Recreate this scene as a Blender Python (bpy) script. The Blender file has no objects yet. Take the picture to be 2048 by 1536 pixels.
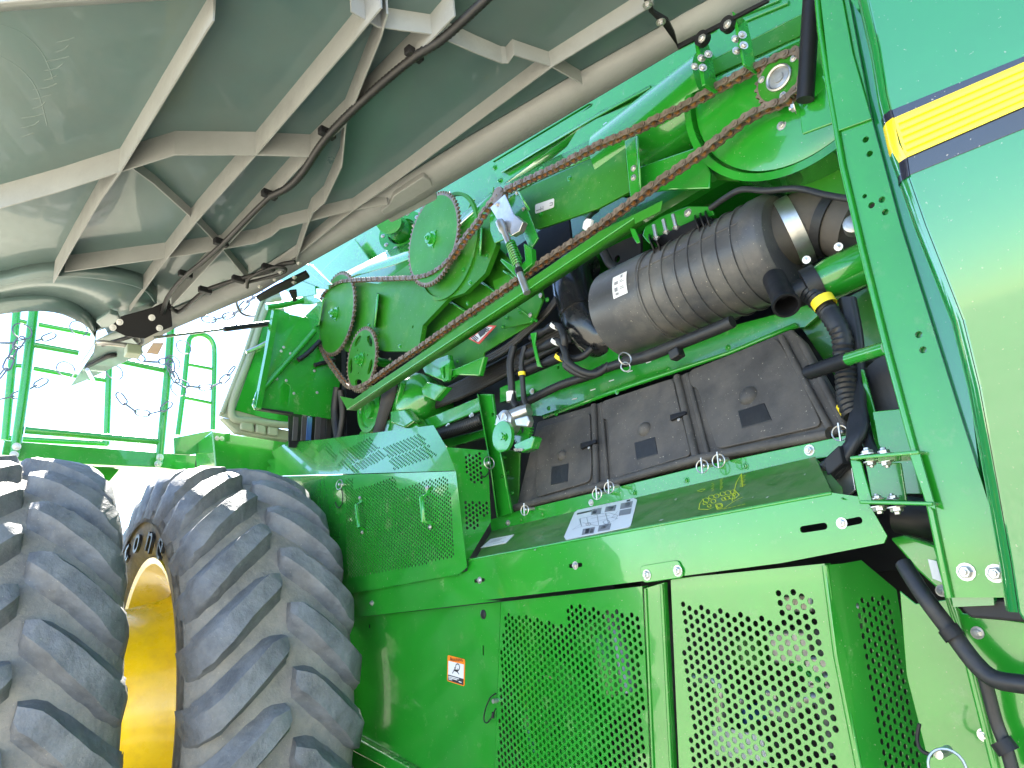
import bpy, bmesh, math, random
from mathutils import Vector, Matrix
from mathutils.geometry import delaunay_2d_cdt

random.seed(7)
sc = bpy.context.scene
COL = sc.collection

# ------------------------------------------------------------------ camera
# calibrated from the photograph's vanishing points (machine length, verticals)
FPX, CX, CY = 1413.0, 1024.0, 768.0            # focal length and centre in 2048 x 1536 pixels
AX = Vector((0.612, -0.281, -0.739)).normalized()   # world x in camera axes (right, down, forward)
AZ = Vector((-0.081, -0.952, 0.295))
AZ = (AZ - AX * AX.dot(AZ)).normalized()
AY = AZ.cross(AX)
CAM = Vector((0.0, -1.23, 1.2))
cam_d = bpy.data.cameras.new('camera')
cam = bpy.data.objects.new('camera', cam_d)
COL.objects.link(cam)
cam_d.sensor_width = 36.0
cam_d.lens = 36.0 * FPX / 2048.0
cam_d.clip_start = 0.02
cam_d.clip_end = 2000
right = Vector((AX[0], AY[0], AZ[0])); down = Vector((AX[1], AY[1], AZ[1])); fwd = Vector((AX[2], AY[2], AZ[2]))
m = Matrix((right, -down, -fwd)).transposed().to_4x4()
m.translation = CAM
cam.matrix_world = m
sc.camera = cam

# ------------------------------------------------------------------ light
SUN_EL, SUN_AZ = math.radians(48), Vector((-0.96, 0.28, 0)).normalized()
world = bpy.data.worlds.new('World'); sc.world = world; world.use_nodes = True
wn = world.node_tree.nodes; wl = world.node_tree.links
bg = wn['Background']
sky = wn.new('ShaderNodeTexSky'); sky.sky_type = 'NISHITA'; sky.sun_disc = False
sky.sun_elevation = SUN_EL
sky.sun_rotation = math.atan2(SUN_AZ.x, SUN_AZ.y)
sky.air_density = 0.9; sky.dust_density = 0.1; sky.ozone_density = 2.0
wl.new(sky.outputs[0], bg.inputs[0]); bg.inputs[1].default_value = 0.11
sun_d = bpy.data.lights.new('sun', 'SUN'); sun_d.energy = 5.0; sun_d.angle = math.radians(0.5); sun_d.color = (1.0, 0.95, 0.86)
sun = bpy.data.objects.new('sun', sun_d); COL.objects.link(sun)
sdir = Vector((SUN_AZ.x * math.cos(SUN_EL), SUN_AZ.y * math.cos(SUN_EL), math.sin(SUN_EL)))
sun.rotation_euler = sdir.to_track_quat('Z', 'Y').to_euler()
sun.location = sdir * 20
sc.view_settings.view_transform = 'Standard'
sc.view_settings.look = 'None'
sc.view_settings.gamma = 1.0
sc.view_settings.use_curve_mapping = False
sc.view_settings.exposure = 2.9
sc.render.engine = 'CYCLES'
sc.cycles.use_denoising = True
sc.cycles.max_bounces = 10
sc.cycles.diffuse_bounces = 5
sc.cycles.glossy_bounces = 5

# ------------------------------------------------------------------ pixels to places
ZR = dict(A=(0, 0, 700 / 2048), B=(600, 0, 700 / 2048), C=(1200, 0, 848 / 2035), D=(0, 450, 700 / 2048),
          E=(500, 350, 700 / 2048), F=(1000, 350, 800 / 2048), G=(0, 900, 750 / 1811), H=(500, 800, 600 / 2048),
          I=(950, 800, 850 / 2048), J=(680, 1050, 700 / 2048), K=(1280, 1050, 768 / 2048), L=(1500, 500, 548 / 1403), N=(650, 600, 400 / 2048), O=(0, 500, 400 / 2048), R=(1150, 0, 600 / 2048))
def q(k, *pts):
    """points read off an enlarged crop of the photograph -> photograph pixels"""
    x0, y0, s = ZR[k]
    return [(x0 + x * s, y0 + y * s) for x, y in pts]
def ray(p):
    d = Vector((p[0] - CX, p[1] - CY, FPX))
    return Vector((AX.dot(d), AY.dot(d), AZ.dot(d)))
class Plane:
    def __init__(s, o, n):
        s.o = Vector(o); s.n = Vector(n).normalized()
        if s.n.dot(CAM - s.o) < 0: s.n = -s.n
        up = Vector((0, 0, 1)) if abs(s.n.z) < 0.9 else Vector((0, 1, 0))
        s.v = (up - s.n * up.dot(s.n)).normalized()
        s.u = s.v.cross(s.n)
    def at(s, p, off=0.0):
        r = ray(p); o = s.o + s.n * off
        return CAM + r * ((o - CAM).dot(s.n) / r.dot(s.n))
    def uv(s, P): d = P - s.o; return Vector((d.dot(s.u), d.dot(s.v)))
    def xyz(s, uv, off=0.0): return s.o + s.u * uv[0] + s.v * uv[1] + s.n * off
    def off(s, d): return Plane(s.o + s.n * d, s.n)
def PY(y): return Plane((0, y, 1.5), (0, -1, 0))
def PX(x): return Plane((x, 0, 1.5), (1, 0, 0))
def PZ(z): return Plane((0, 0, z), (0, 0, -1))
def P3(a, b, c): return Plane(a, (b - a).cross(c - a))
def at(px, py, Y): return PY(Y).at((px, py))

# ------------------------------------------------------------------ materials
def noise_mat(name, col, rough=0.4, metal=0.0, coat=0.0, var=0.08, scale=6.0, dust=0.0, dustcol=(0.36, 0.29, 0.19),
              bump=0.0, bscale=60.0, spec=0.5, dscale=9.0, fleck=0.0, updust=0.0):
    mt = bpy.data.materials.new(name); mt.use_nodes = True
    N = mt.node_tree.nodes; L = mt.node_tree.links; B = N['Principled BSDF']
    B.inputs['Coat IOR'].default_value = 1.6
    tc = N.new('ShaderNodeTexCoord'); geo = N.new('ShaderNodeNewGeometry')
    pos = geo.outputs['Position']
    def noise(s, d=5.0, r=0.6):
        n = N.new('ShaderNodeTexNoise'); n.inputs['Scale'].default_value = s
        n.inputs['Detail'].default_value = d; n.inputs['Roughness'].default_value = r
        L.new(pos, n.inputs['Vector']); return n.outputs['Fac']
    def ramp(src, lo, hi, a=0.0, b=1.0):
        r = N.new('ShaderNodeMapRange'); r.inputs['From Min'].default_value = lo; r.inputs['From Max'].default_value = hi
        r.inputs['To Min'].default_value = a; r.inputs['To Max'].default_value = b
        L.new(src, r.inputs['Value']); return r.outputs['Result']
    def mix(f, a, b):
        x = N.new('ShaderNodeMix'); x.data_type = 'RGBA'
        if isinstance(f, (int, float)): x.inputs['Factor'].default_value = f
        else: L.new(f, x.inputs['Factor'])
        for sock, v in ((x.inputs['A'], a), (x.inputs['B'], b)):
            if isinstance(v, tuple): sock.default_value = (*v, 1)
            else: L.new(v, sock)
        return x.outputs['Result']
    def math_(op, a, b):
        x = N.new('ShaderNodeMath'); x.operation = op
        for i, v in enumerate((a, b)):
            if isinstance(v, (int, float)): x.inputs[i].default_value = v
            else: L.new(v, x.inputs[i])
        return x.outputs[0]
    n1 = noise(scale)
    c = mix(ramp(n1, 0.35, 0.65), tuple(max(0, v * (1 - var)) for v in col), tuple(min(1, v * (1 + var)) for v in col))
    rr = ramp(noise(scale * 2.3), 0.3, 0.7, rough * 0.85, min(1, rough * 1.2))
    if dust > 0:
        f = ramp(noise(dscale, 8.0, 0.7), 0.62 - 0.3 * dust, 0.80, 0.0, min(1.0, 0.45 + 0.5 * dust))
        if updust:
            sep = N.new('ShaderNodeSeparateXYZ'); L.new(geo.outputs['Normal'], sep.inputs[0])
            up = ramp(sep.outputs['Z'], 0.15, 0.9)
            f = math_('MAXIMUM', f, math_('MULTIPLY', up, ramp(noise(dscale * 2), 0.25, 0.6, 0.0, updust)))
        c = mix(f, c, dustcol)
        rr = math_('ADD', rr, math_('MULTIPLY', f, 0.3))
    if fleck > 0:
        f2 = ramp(noise(170.0, 2.0), 0.70, 0.74, 0.0, fleck)
        c = mix(f2, c, (0.42, 0.38, 0.3))
    L.new(c, B.inputs['Base Color'])
    rm = N.new('ShaderNodeClamp'); L.new(rr, rm.inputs[0]); L.new(rm.outputs[0], B.inputs['Roughness'])
    B.inputs['Metallic'].default_value = metal
    B.inputs['Specular IOR Level'].default_value = spec
    B.inputs['Coat Weight'].default_value = coat; B.inputs['Coat Roughness'].default_value = 0.03
    if bump > 0:
        bp = N.new('ShaderNodeBump'); bp.inputs['Strength'].default_value = 1.0; bp.inputs['Distance'].default_value = bump
        L.new(noise(bscale, 6.0), bp.inputs['Height']); L.new(bp.outputs[0], B.inputs['Normal'])
    return mt
M = {}
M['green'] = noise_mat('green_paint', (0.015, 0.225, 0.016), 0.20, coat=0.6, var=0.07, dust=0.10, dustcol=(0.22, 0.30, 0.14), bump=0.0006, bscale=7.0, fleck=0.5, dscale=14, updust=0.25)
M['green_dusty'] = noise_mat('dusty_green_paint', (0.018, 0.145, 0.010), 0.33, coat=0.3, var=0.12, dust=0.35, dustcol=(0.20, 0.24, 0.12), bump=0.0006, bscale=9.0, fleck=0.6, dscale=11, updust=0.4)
M['green_satin_shade'] = noise_mat('shaded_satin_green_paint', (0.022, 0.160, 0.009), 0.42, coat=0.0, spec=0.22, var=0.10, dust=0.22, dustcol=(0.16, 0.24, 0.10), bump=0.0005, bscale=9.0, fleck=0.5, dscale=12, updust=0.3)  # duller, darker copy of the green; the upper bay's shade is in its colour
M['panel_green'] = noise_mat('moulded_green_panel', (0.008, 0.165, 0.036), 0.05, coat=1.0, var=0.04, dust=0.0, dustcol=(0.35, 0.42, 0.25), bump=0.0005, bscale=3.0, fleck=0.35)
M['comp'] = noise_mat('grey_green_composite', (0.072, 0.122, 0.118), 0.32, coat=0.3, var=0.10, scale=3.0, dust=0.75, dustcol=(0.092, 0.118, 0.108), bump=0.0010, bscale=5.0, dscale=2.2)
M['rib'] = noise_mat('beige_composite', (0.240, 0.245, 0.238), 0.45, var=0.08, scale=5.0, dust=0.4, dustcol=(0.185, 0.188, 0.178), bump=0.0008, bscale=40, dscale=12)
M['black'] = noise_mat('black_plastic', (0.012, 0.012, 0.014), 0.45, spec=0.25, var=0.15, dust=0.2, dustcol=(0.05, 0.045, 0.036), bump=0.0005, bscale=80)
M['jet'] = noise_mat('jet_black_metal', (0.004, 0.004, 0.005), 0.4, spec=0.2)
M['gloss_black'] = noise_mat('gloss_black_plastic', (0.009, 0.010, 0.012), 0.24, spec=0.5, coat=0.2, dust=0.15, dustcol=(0.06, 0.05, 0.04))
M['duct'] = noise_mat('dusty_duct_rubber', (0.055, 0.048, 0.040), 0.6, var=0.2, dust=0.6, dustcol=(0.12, 0.10, 0.08), bump=0.0005, bscale=60)
M['cleaner'] = noise_mat('dusty_black_plastic', (0.050, 0.050, 0.053), 0.36, var=0.15, dust=0.55, dustcol=(0.17, 0.155, 0.13), bump=0.0006, bscale=70, fleck=0.8, updust=0.5, dscale=7)
M['rubber'] = noise_mat('black_rubber', (0.011, 0.011, 0.012), 0.5, var=0.2, dust=0.25, dustcol=(0.06, 0.052, 0.042), bump=0.0006, bscale=90)
M['cover'] = noise_mat('dusty_black_cover', (0.045, 0.041, 0.038), 0.6, var=0.18, dust=0.7, dustcol=(0.12, 0.105, 0.088), bump=0.0009, bscale=55, fleck=0.7, updust=0.6, dscale=6)
M['tyre'] = noise_mat('tyre_rubber', (0.145, 0.143, 0.140), 0.72, var=0.22, scale=9, dust=1.0, dustcol=(0.33, 0.295, 0.24), bump=0.006, bscale=38, dscale=7, fleck=0.7)
M['lug'] = noise_mat('tyre_lug_rubber', (0.135, 0.140, 0.150), 0.55, var=0.28, scale=12, dust=0.5, dustcol=(0.22, 0.212, 0.195), bump=0.006, bscale=34, dscale=9, fleck=0.5)
M['letter'] = noise_mat('tyre_letter_black', (0.012, 0.012, 0.012), 0.5)
M['yellow'] = noise_mat('yellow_paint', (0.88, 0.70, 0.012), 0.28, coat=0.2, var=0.08, dust=0.35, dustcol=(0.50, 0.36, 0.05), bump=0.0006, bscale=12, dscale=10)
M['stripe_line'] = noise_mat('yellow_stripe_line', (0.88, 0.76, 0.03), 0.3, coat=0.3, var=0.03)
M['stripe'] = noise_mat('yellow_stripe', (0.78, 0.55, 0.006), 0.25, coat=0.4, var=0.03)
M['navy'] = noise_mat('black_stripe', (0.012, 0.013, 0.026), 0.2, coat=0.5, fleck=0.6)
M['zinc'] = noise_mat('zinc_metal', (0.50, 0.49, 0.47), 0.36, metal=0.9, var=0.12, scale=30)
M['bolt'] = noise_mat('plated_bolt', (0.50, 0.49, 0.47), 0.36, metal=0.85, var=0.15, scale=60)
M['chain'] = noise_mat('rusty_chain_steel', (0.15, 0.118, 0.088), 0.48, metal=0.35, var=0.35, scale=40, dust=0.55, dustcol=(0.18, 0.11, 0.062), dscale=60)
M['roller'] = noise_mat('rusty_roller', (0.34, 0.14, 0.045), 0.6, metal=0.2, var=0.4, scale=70)
M['dark_steel'] = noise_mat('dark_chain_steel', (0.10, 0.11, 0.15), 0.5, metal=0.3, var=0.2, scale=40)
M['steel'] = noise_mat('bare_steel', (0.40, 0.39, 0.37), 0.35, metal=0.8, var=0.2, scale=40)
M['white'] = noise_mat('white_sticker', (0.66, 0.66, 0.65), 0.45, var=0.03)
M['ink'] = noise_mat('black_ink', (0.03, 0.03, 0.035), 0.5)
M['grey_ink'] = noise_mat('grey_ink', (0.22, 0.22, 0.23), 0.5)
M['yellow_ink'] = noise_mat('yellow_ink', (0.62, 0.66, 0.03), 0.5)
M['orange'] = noise_mat('orange_label', (0.85, 0.22, 0.01), 0.45)
M['tag'] = noise_mat('tan_tag', (0.30, 0.20, 0.13), 0.6)
M['red'] = noise_mat('red_label', (0.55, 0.06, 0.03), 0.45)
M['tape'] = noise_mat('yellow_tape', (0.80, 0.62, 0.02), 0.5)
M['gasket'] = noise_mat('pale_green_moulding', (0.27, 0.31, 0.22), 0.5, var=0.06, dust=0.2, dustcol=(0.4, 0.38, 0.3))
M['belt'] = noise_mat('drive_belt', (0.035, 0.033, 0.032), 0.7, var=0.2)
M['rust'] = noise_mat('orange_rust', (0.42, 0.14, 0.03), 0.7, var=0.4, scale=25)
M['blue'] = noise_mat('blue_cover', (0.03, 0.10, 0.28), 0.5)
def gravel():
    mt = bpy.data.materials.new('gravel'); mt.use_nodes = True
    N = mt.node_tree.nodes; L = mt.node_tree.links; B = N['Principled BSDF']
    g = N.new('ShaderNodeNewGeometry')
    v = N.new('ShaderNodeTexVoronoi'); v.inputs['Scale'].default_value = 38; L.new(g.outputs['Position'], v.inputs['Vector'])
    n = N.new('ShaderNodeTexNoise'); n.inputs['Scale'].default_value = 0.35; n.inputs['Detail'].default_value = 8; L.new(g.outputs['Position'], n.inputs['Vector'])
    r = N.new('ShaderNodeValToRGB'); r.color_ramp.elements[0].color = (0.36, 0.315, 0.225, 1); r.color_ramp.elements[1].color = (0.66, 0.59, 0.45, 1)
    ad = N.new('ShaderNodeMath'); ad.operation = 'ADD'; ad.inputs[1].default_value = 0.0
    mx = N.new('ShaderNodeMix'); mx.inputs['Factor'].default_value = 0.4
    sp = N.new('ShaderNodeSeparateColor'); L.new(v.outputs['Color'], sp.inputs[0])
    L.new(n.outputs['Fac'], mx.inputs['A']); L.new(sp.outputs[0], mx.inputs['B']); L.new(mx.outputs[0], r.inputs[0])
    L.new(r.outputs[0], B.inputs['Base Color']); B.inputs['Roughness'].default_value = 0.9
    b = N.new('ShaderNodeBump'); b.inputs['Distance'].default_value = 0.02; L.new(v.outputs['Distance'], b.inputs['Height']); L.new(b.outputs[0], B.inputs['Normal'])
    return mt
M['gravel'] = gravel()

# ------------------------------------------------------------------ mesh helpers
WL = {}                                     # world location of every object (nothing that parents is rotated)
def wloc(o): return WL.get(o.name, Vector((0, 0, 0))) if o else Vector((0, 0, 0))
def link(o, parent, loc):
    COL.objects.link(o)
    if parent: o.parent = parent
    o.location = Vector(loc) - wloc(parent); WL[o.name] = Vector(loc)
    return o
def empty(name, loc, parent=None):
    o = bpy.data.objects.new(name, None); o.empty_display_size = 0.05
    return link(o, parent, loc)
def mk(name, verts, faces, mat, parent, smooth=False, bevel=0.0, seg=2, label=None, auto=None):
    c = Vector((0, 0, 0))
    for v in verts: c += Vector(v)
    c /= len(verts)
    me = bpy.data.meshes.new(name)
    me.from_pydata([tuple(Vector(v) - c) for v in verts], [], faces)
    bm = bmesh.new(); bm.from_mesh(me); bmesh.ops.recalc_face_normals(bm, faces=bm.faces); bm.to_mesh(me); bm.free()
    me.materials.append(M[mat])
    o = bpy.data.objects.new(name, me)
    if smooth: me.shade_smooth()
    if auto is not None: me.shade_smooth(); me.set_sharp_from_angle(angle=math.radians(auto))
    link(o, parent, c)
    if bevel > 0:
        b = o.modifiers.new('bevel', 'BEVEL'); b.width = bevel; b.segments = seg; b.limit_method = 'ANGLE'; b.angle_limit = math.radians(35); b.harden_normals = False
    if label: o['label'] = label
    return o
def area2(p): return sum(p[i][0] * p[(i + 1) % len(p)][1] - p[(i + 1) % len(p)][0] * p[i][1] for i in range(len(p))) / 2
def inside(pt, poly):
    x, y = pt; r = False; j = len(poly) - 1
    for i in range(len(poly)):
        xi, yi = poly[i]; xj, yj = poly[j]
        if (yi > y) != (yj > y) and x < (xj - xi) * (y - yi) / (yj - yi) + xi: r = not r
        j = i
    return r
def sheet(name, uv, holes, pl, th, mat, parent, bevel=0.0, label=None, off=0.0):
    """a plate with its outline (and holes) in the plane's own metres; th goes away from the viewer"""
    uv = [Vector(p) for p in uv]
    if not holes:
        n = len(uv)
        V = [pl.xyz(p, off) for p in uv] + [pl.xyz(p, off - th) for p in uv]
        F = [list(range(n)), list(range(2 * n - 1, n - 1, -1))] + [[i, (i + 1) % n, n + (i + 1) % n, n + i] for i in range(n)]
        return mk(name, V, F, mat, parent, bevel=bevel, label=label)
    if area2(uv) < 0: uv.reverse()
    P = list(uv); E = []; loops = [list(range(len(uv)))]
    for h in holes:
        h = [Vector(p) for p in h]
        if area2(h) < 0: h.reverse()
        loops.append(list(range(len(P), len(P) + len(h)))); P += h
    E = [(lp[i], lp[(i + 1) % len(lp)]) for lp in loops for i in range(len(lp))]
    r = delaunay_2d_cdt(P, E, [], 1, 1e-7)
    ov, of = r[0], [list(f) for f in r[2]]
    cells = {}; CS = 0.05                          # drop the triangles that lie in a hole
    for k, h in enumerate(holes):
        xs = [p[0] for p in h]; ys = [p[1] for p in h]
        for i in range(int(min(xs) // CS), int(max(xs) // CS) + 1):
            for j in range(int(min(ys) // CS), int(max(ys) // CS) + 1): cells.setdefault((i, j), []).append(h)
    keep = []
    for f in of:
        c = (ov[f[0]] + ov[f[1]] + ov[f[2]]) / 3
        if not any(inside(c, h) for h in cells.get((int(c.x // CS), int(c.y // CS)), ())): keep.append(f)
    of = keep
    n = len(ov); cnt = {}
    for f in of:
        for a, b in zip(f, f[1:] + f[:1]):
            cnt[(a, b)] = cnt.get((a, b), 0) + 1
    V = [pl.xyz(p, off) for p in ov] + [pl.xyz(p, off - th) for p in ov]
    F = [list(f) for f in of] + [[i + n for i in reversed(f)] for f in of]
    for (a, b) in cnt:
        if (b, a) not in cnt: F.append([a, b, b + n, a + n])
    return mk(name, V, F, mat, parent, label=label)
def plate(name, pix, pl, th, mat, parent, holes=(), bevel=0.0012, label=None, off=0.0, rnd=0.0):
    uv = [pl.uv(pl.at(p)) for p in pix]
    if rnd: uv = roundc(uv, rnd)
    hs = [[pl.uv(pl.at(p)) for p in h] if not isinstance(h[0], Vector) else h for h in holes]
    return sheet(name, uv, hs, pl, th, mat, parent, bevel=bevel, label=label, off=off)
def roundc(uv, r, n=4):
    out = []
    for i in range(len(uv)):
        a, b, c = uv[i - 1], uv[i], uv[(i + 1) % len(uv)]
        d1, d2 = (a - b), (c - b); k = min(r, d1.length * 0.45, d2.length * 0.45)
        p, s = b + d1.normalized() * k, b + d2.normalized() * k
        for t in range(n + 1):
            f = t / n; out.append(p * (1 - f) ** 2 + b * 2 * f * (1 - f) + s * f * f)
    return out
def circ(c, r, n=12, ph=0.0): return [Vector((c[0] + r * math.cos(ph + 2 * math.pi * i / n), c[1] + r * math.sin(ph + 2 * math.pi * i / n))) for i in range(n)]
def chole(pl, p, r, n=12): return circ(pl.uv(pl.at(p)), r, n)
def slot(pl, a, b, r):
    A, B = pl.uv(pl.at(a)), pl.uv(pl.at(b)); d = (B - A).normalized(); nn = Vector((-d.y, d.x)); out = []
    for i in range(7):
        t = math.pi * i / 6; out.append(B + d * math.sin(t) * r + nn * math.cos(t) * r)
    for i in range(7):
        t = math.pi * i / 6; out.append(A - d * math.sin(t) * r - nn * math.cos(t) * r)
    return out
def hexholes(pl, pixpoly, pitch, r, n=8, rot=0.0):
    poly = [pl.uv(pl.at(p)) for p in pixpoly]
    ca, sa = math.cos(rot), math.sin(rot)
    R = [Vector((p.x * ca + p.y * sa, -p.x * sa + p.y * ca)) for p in poly]
    u0, u1 = min(p.x for p in R), max(p.x for p in R); v0, v1 = min(p.y for p in R), max(p.y for p in R)
    out = []; i = 0; u = u0 + r
    while u < u1 - r * 0.5:
        v = v0 + r + (pitch / 2 if i % 2 else 0)
        while v < v1 - r * 0.5:
            if inside((u, v), R):
                w = (u * ca - v * sa, u * sa + v * ca)
                out.append(circ(w, r, n, math.pi / n))
            v += pitch
        u += pitch * 0.866; i += 1
    return out
def box(name, o, ux, uy, uz, mat, parent, bevel=0.0015, label=None):
    o, ux, uy, uz = Vector(o), Vector(ux), Vector(uy), Vector(uz)
    V = [o + ux * i + uy * j + uz * k for i in (0, 1) for j in (0, 1) for k in (0, 1)]
    F = [[0, 1, 3, 2], [4, 6, 7, 5], [0, 4, 5, 1], [2, 3, 7, 6], [0, 2, 6, 4], [1, 5, 7, 3]]
    return mk(name, V, F, mat, parent, bevel=bevel, label=label)
def aabox(name, lo, hi, mat, parent, bevel=0.0015, label=None):
    return box(name, lo, (hi[0] - lo[0], 0, 0), (0, hi[1] - lo[1], 0), (0, 0, hi[2] - lo[2]), mat, parent, bevel, label)
def smooth_path(pts, n=6):
    pts = [Vector(p) for p in pts]; out = []
    for i in range(len(pts) - 1):
        a, b, c, d = pts[max(i - 1, 0)], pts[i], pts[i + 1], pts[min(i + 2, len(pts) - 1)]
        for k in range(n):
            t = k / n
            out.append(0.5 * ((2 * b) + (c - a) * t + (2 * a - 5 * b + 4 * c - d) * t * t + (3 * b - a - 3 * c + d) * t ** 3))
    out.append(pts[-1]); return out
def frames(path, up=Vector((0.13, 0.31, 0.94))):
    out = []; prev = None
    for i, p in enumerate(path):
        t = (path[min(i + 1, len(path) - 1)] - path[max(i - 1, 0)]).normalized()
        n = (prev if prev is not None else up); n = n - t * n.dot(t)
        if n.length < 1e-4: n = Vector((1, 0, 0)) - t * t.x
        n.normalize(); prev = n
        out.append((p, t, n, t.cross(n)))
    return out
def tube(name, pts, r, mat, parent, seg=10, sm=True, n=6, ridges=0.0, label=None, closed=False, flat=1.0):
    """swept round tube; ridges > 0 makes a corrugated conduit with that spacing"""
    path = smooth_path(pts, n) if sm else [Vector(p) for p in pts]
    if ridges:
        L = [0.0]
        for a, b in zip(path, path[1:]): L.append(L[-1] + (b - a).length)
        k = max(4, int(L[-1] / ridges) * 2); np_ = []; j = 0
        for i in range(k + 1):
            s = L[-1] * i / k
            while j < len(path) - 2 and L[j + 1] < s: j += 1
            f = (s - L[j]) / max(1e-9, L[j + 1] - L[j]); np_.append(path[j].lerp(path[j + 1], min(1, f)))
        path = np_
    fr = frames(path); V = []; F = []
    for i, (p, t, a, b) in enumerate(fr):
        rr = r[i * (len(r) - 1) // max(1, len(fr) - 1)] if isinstance(r, (list, tuple)) else r
        if ridges: rr *= (1.0 if i % 2 else 0.86)
        for k in range(seg):
            th = 2 * math.pi * k / seg
            V.append(p + a * math.cos(th) * rr + b * math.sin(th) * rr * flat)
    for i in range(len(fr) - 1):
        for k in range(seg):
            F.append([i * seg + k, i * seg + (k + 1) % seg, (i + 1) * seg + (k + 1) % seg, (i + 1) * seg + k])
    if closed:
        e = (len(fr) - 1) * seg
        for k in range(seg): F.append([e + k, e + (k + 1) % seg, (k + 1) % seg, k])
    else:
        F.append(list(range(seg))[::-1]); F.append([(len(fr) - 1) * seg + k for k in range(seg)])
    return mk(name, V, F, mat, parent, auto=50, label=label)
def lathe(name, o, ax, prof, mat, parent, seg=40, auto=35, label=None, a0=0.0, a1=2 * math.pi):
    """profile of (distance along axis, radius) turned about the axis"""
    o = Vector(o); ax = Vector(ax).normalized()
    a = ax.orthogonal().normalized(); b = ax.cross(a); V = []; F = []; n = len(prof)
    for k in range(seg):
        th = 2 * math.pi * k / seg; d = a * math.cos(th) + b * math.sin(th)
        for t, r in prof: V.append(o + ax * t + d * max(r, 1e-5))
    for k in range(seg):
        k2 = (k + 1) % seg
        for i in range(n - 1): F.append([k * n + i, k * n + i + 1, k2 * n + i + 1, k2 * n + i])
    return mk(name, V, F, mat, parent, auto=auto, label=label)
def ring_wire(name, o, n, R, r, mat, parent, seg=20, tilt=None):
    n = Vector(n).normalized(); a = n.orthogonal().normalized(); b = n.cross(a)
    pts = [Vector(o) + a * R * math.cos(2 * math.pi * i / seg) + b * R * math.sin(2 * math.pi * i / seg) for i in range(seg)]
    return tube(name, pts, r, mat, parent, seg=6, sm=False, closed=True)
MESH = {}
def proto(key, build):
    if key not in MESH: MESH[key] = build()
    return MESH[key]
def mesh_only(verts, faces, mats, idx=None, auto=40):
    me = bpy.data.meshes.new('piece'); me.from_pydata([tuple(v) for v in verts], [], faces)
    for mt in mats: me.materials.append(M[mt])
    if idx:
        for p, i in zip(me.polygons, idx): p.material_index = i
    bm = bmesh.new(); bm.from_mesh(me); bmesh.ops.recalc_face_normals(bm, faces=bm.faces); bm.to_mesh(me); bm.free()
    me.shade_smooth(); me.set_sharp_from_angle(angle=math.radians(auto)); return me
def _bolt(mat):
    V = []; F = []
    def ringp(r, z, n=6):
        s = len(V)
        for k in range(n): V.append((r * math.cos(math.pi * 2 * k / n), r * math.sin(math.pi * 2 * k / n), z))
        return s
    w = [ringp(1.45, 0, 12), ringp(1.45, 0.18, 12)]
    F.append([w[1] + k for k in range(12)])
    for k in range(12): F.append([w[0] + k, w[0] + (k + 1) % 12, w[1] + (k + 1) % 12, w[1] + k])
    h = [ringp(1.0, 0.17), ringp(1.0, 0.72), ringp(0.82, 0.85)]
    for a, b in zip(h, h[1:]):
        for k in range(6): F.append([a + k, a + (k + 1) % 6, b + (k + 1) % 6, b + k])
    F.append([h[2] + k for k in range(6)])
    s = [ringp(0.5, 0.85, 8), ringp(0.45, 1.25, 8)]
    for k in range(8): F.append([s[0] + k, s[0] + (k + 1) % 8, s[1] + (k + 1) % 8, s[1] + k])
    F.append([s[1] + k for k in range(8)])
    return mesh_only(V, F, [mat], auto=30)
def bolt(P, n, r, parent, mat='bolt', name='bolt'):
    o = bpy.data.objects.new(name, proto('bolt_' + mat, lambda: _bolt(mat)))
    link(o, parent, P); o.rotation_mode = 'QUATERNION'
    o.rotation_quaternion = Vector(n).to_track_quat('Z', 'Y') @ Matrix.Rotation(random.random() * 1.0, 4, 'Z').to_quaternion()
    r *= 0.8; o.scale = (r, r, r); return o
def bolts(pix, pl, r, parent, mat='bolt'):
    for p in pix: bolt(pl.at(p), pl.n, r, parent, mat)
def ribbon(lines, pl, w, mat, parent, name='printed_drawing', off=0.001, closed=False):
    """flat print: thin strokes lying on a sticker or a panel"""
    V = []; F = []
    for ln in lines:
        P = [pl.uv(pl.at(p)) if not isinstance(p, Vector) else p for p in ln]
        for a, b in zip(P, P[1:]):
            d = (b - a)
            if d.length < 1e-6: continue
            d.normalize(); nn = Vector((-d.y, d.x)) * w / 2; s = len(V)
            V += [pl.xyz(a + nn - d * w * .3, off), pl.xyz(a - nn - d * w * .3, off), pl.xyz(b - nn + d * w * .3, off), pl.xyz(b + nn + d * w * .3, off)]
            F.append([s, s + 1, s + 2, s + 3])
    return mk(name, V, F, mat, parent)
def text(s, pl, p, h, mat, parent, off=0.0012, name='lettering', u=None, ext=0.0, width=None, align='CENTER'):
    cu = bpy.data.curves.new('lettering', 'FONT'); cu.body = s; cu.size = 1.0; cu.align_x = align; cu.align_y = 'CENTER'; cu.extrude = ext / max(h, 1e-6)
    t = bpy.data.objects.new('lettering', cu); COL.objects.link(t)
    bpy.context.view_layer.update()
    dg = bpy.context.evaluated_depsgraph_get(); me = bpy.data.meshes.new_from_object(t.evaluated_get(dg))
    bpy.data.objects.remove(t)
    uu = (pl.u if u is None else u); uu = (uu - pl.n * uu.dot(pl.n)).normalized(); vv = pl.n.cross(uu)
    P = pl.at(p) if not isinstance(p, Vector) else p
    xs = [v.co.x for v in me.vertices]; sx = 1.0
    if width and xs: sx = width / (max(xs) - min(xs)) / h
    for v in me.vertices: v.co = uu * (v.co.x * h * sx) + vv * (v.co.y * h) + pl.n * (v.co.z * h + off)
    me.materials.clear(); me.materials.append(M[mat]); me.name = name
    o = bpy.data.objects.new(name, me); return link(o, parent, P)
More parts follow.
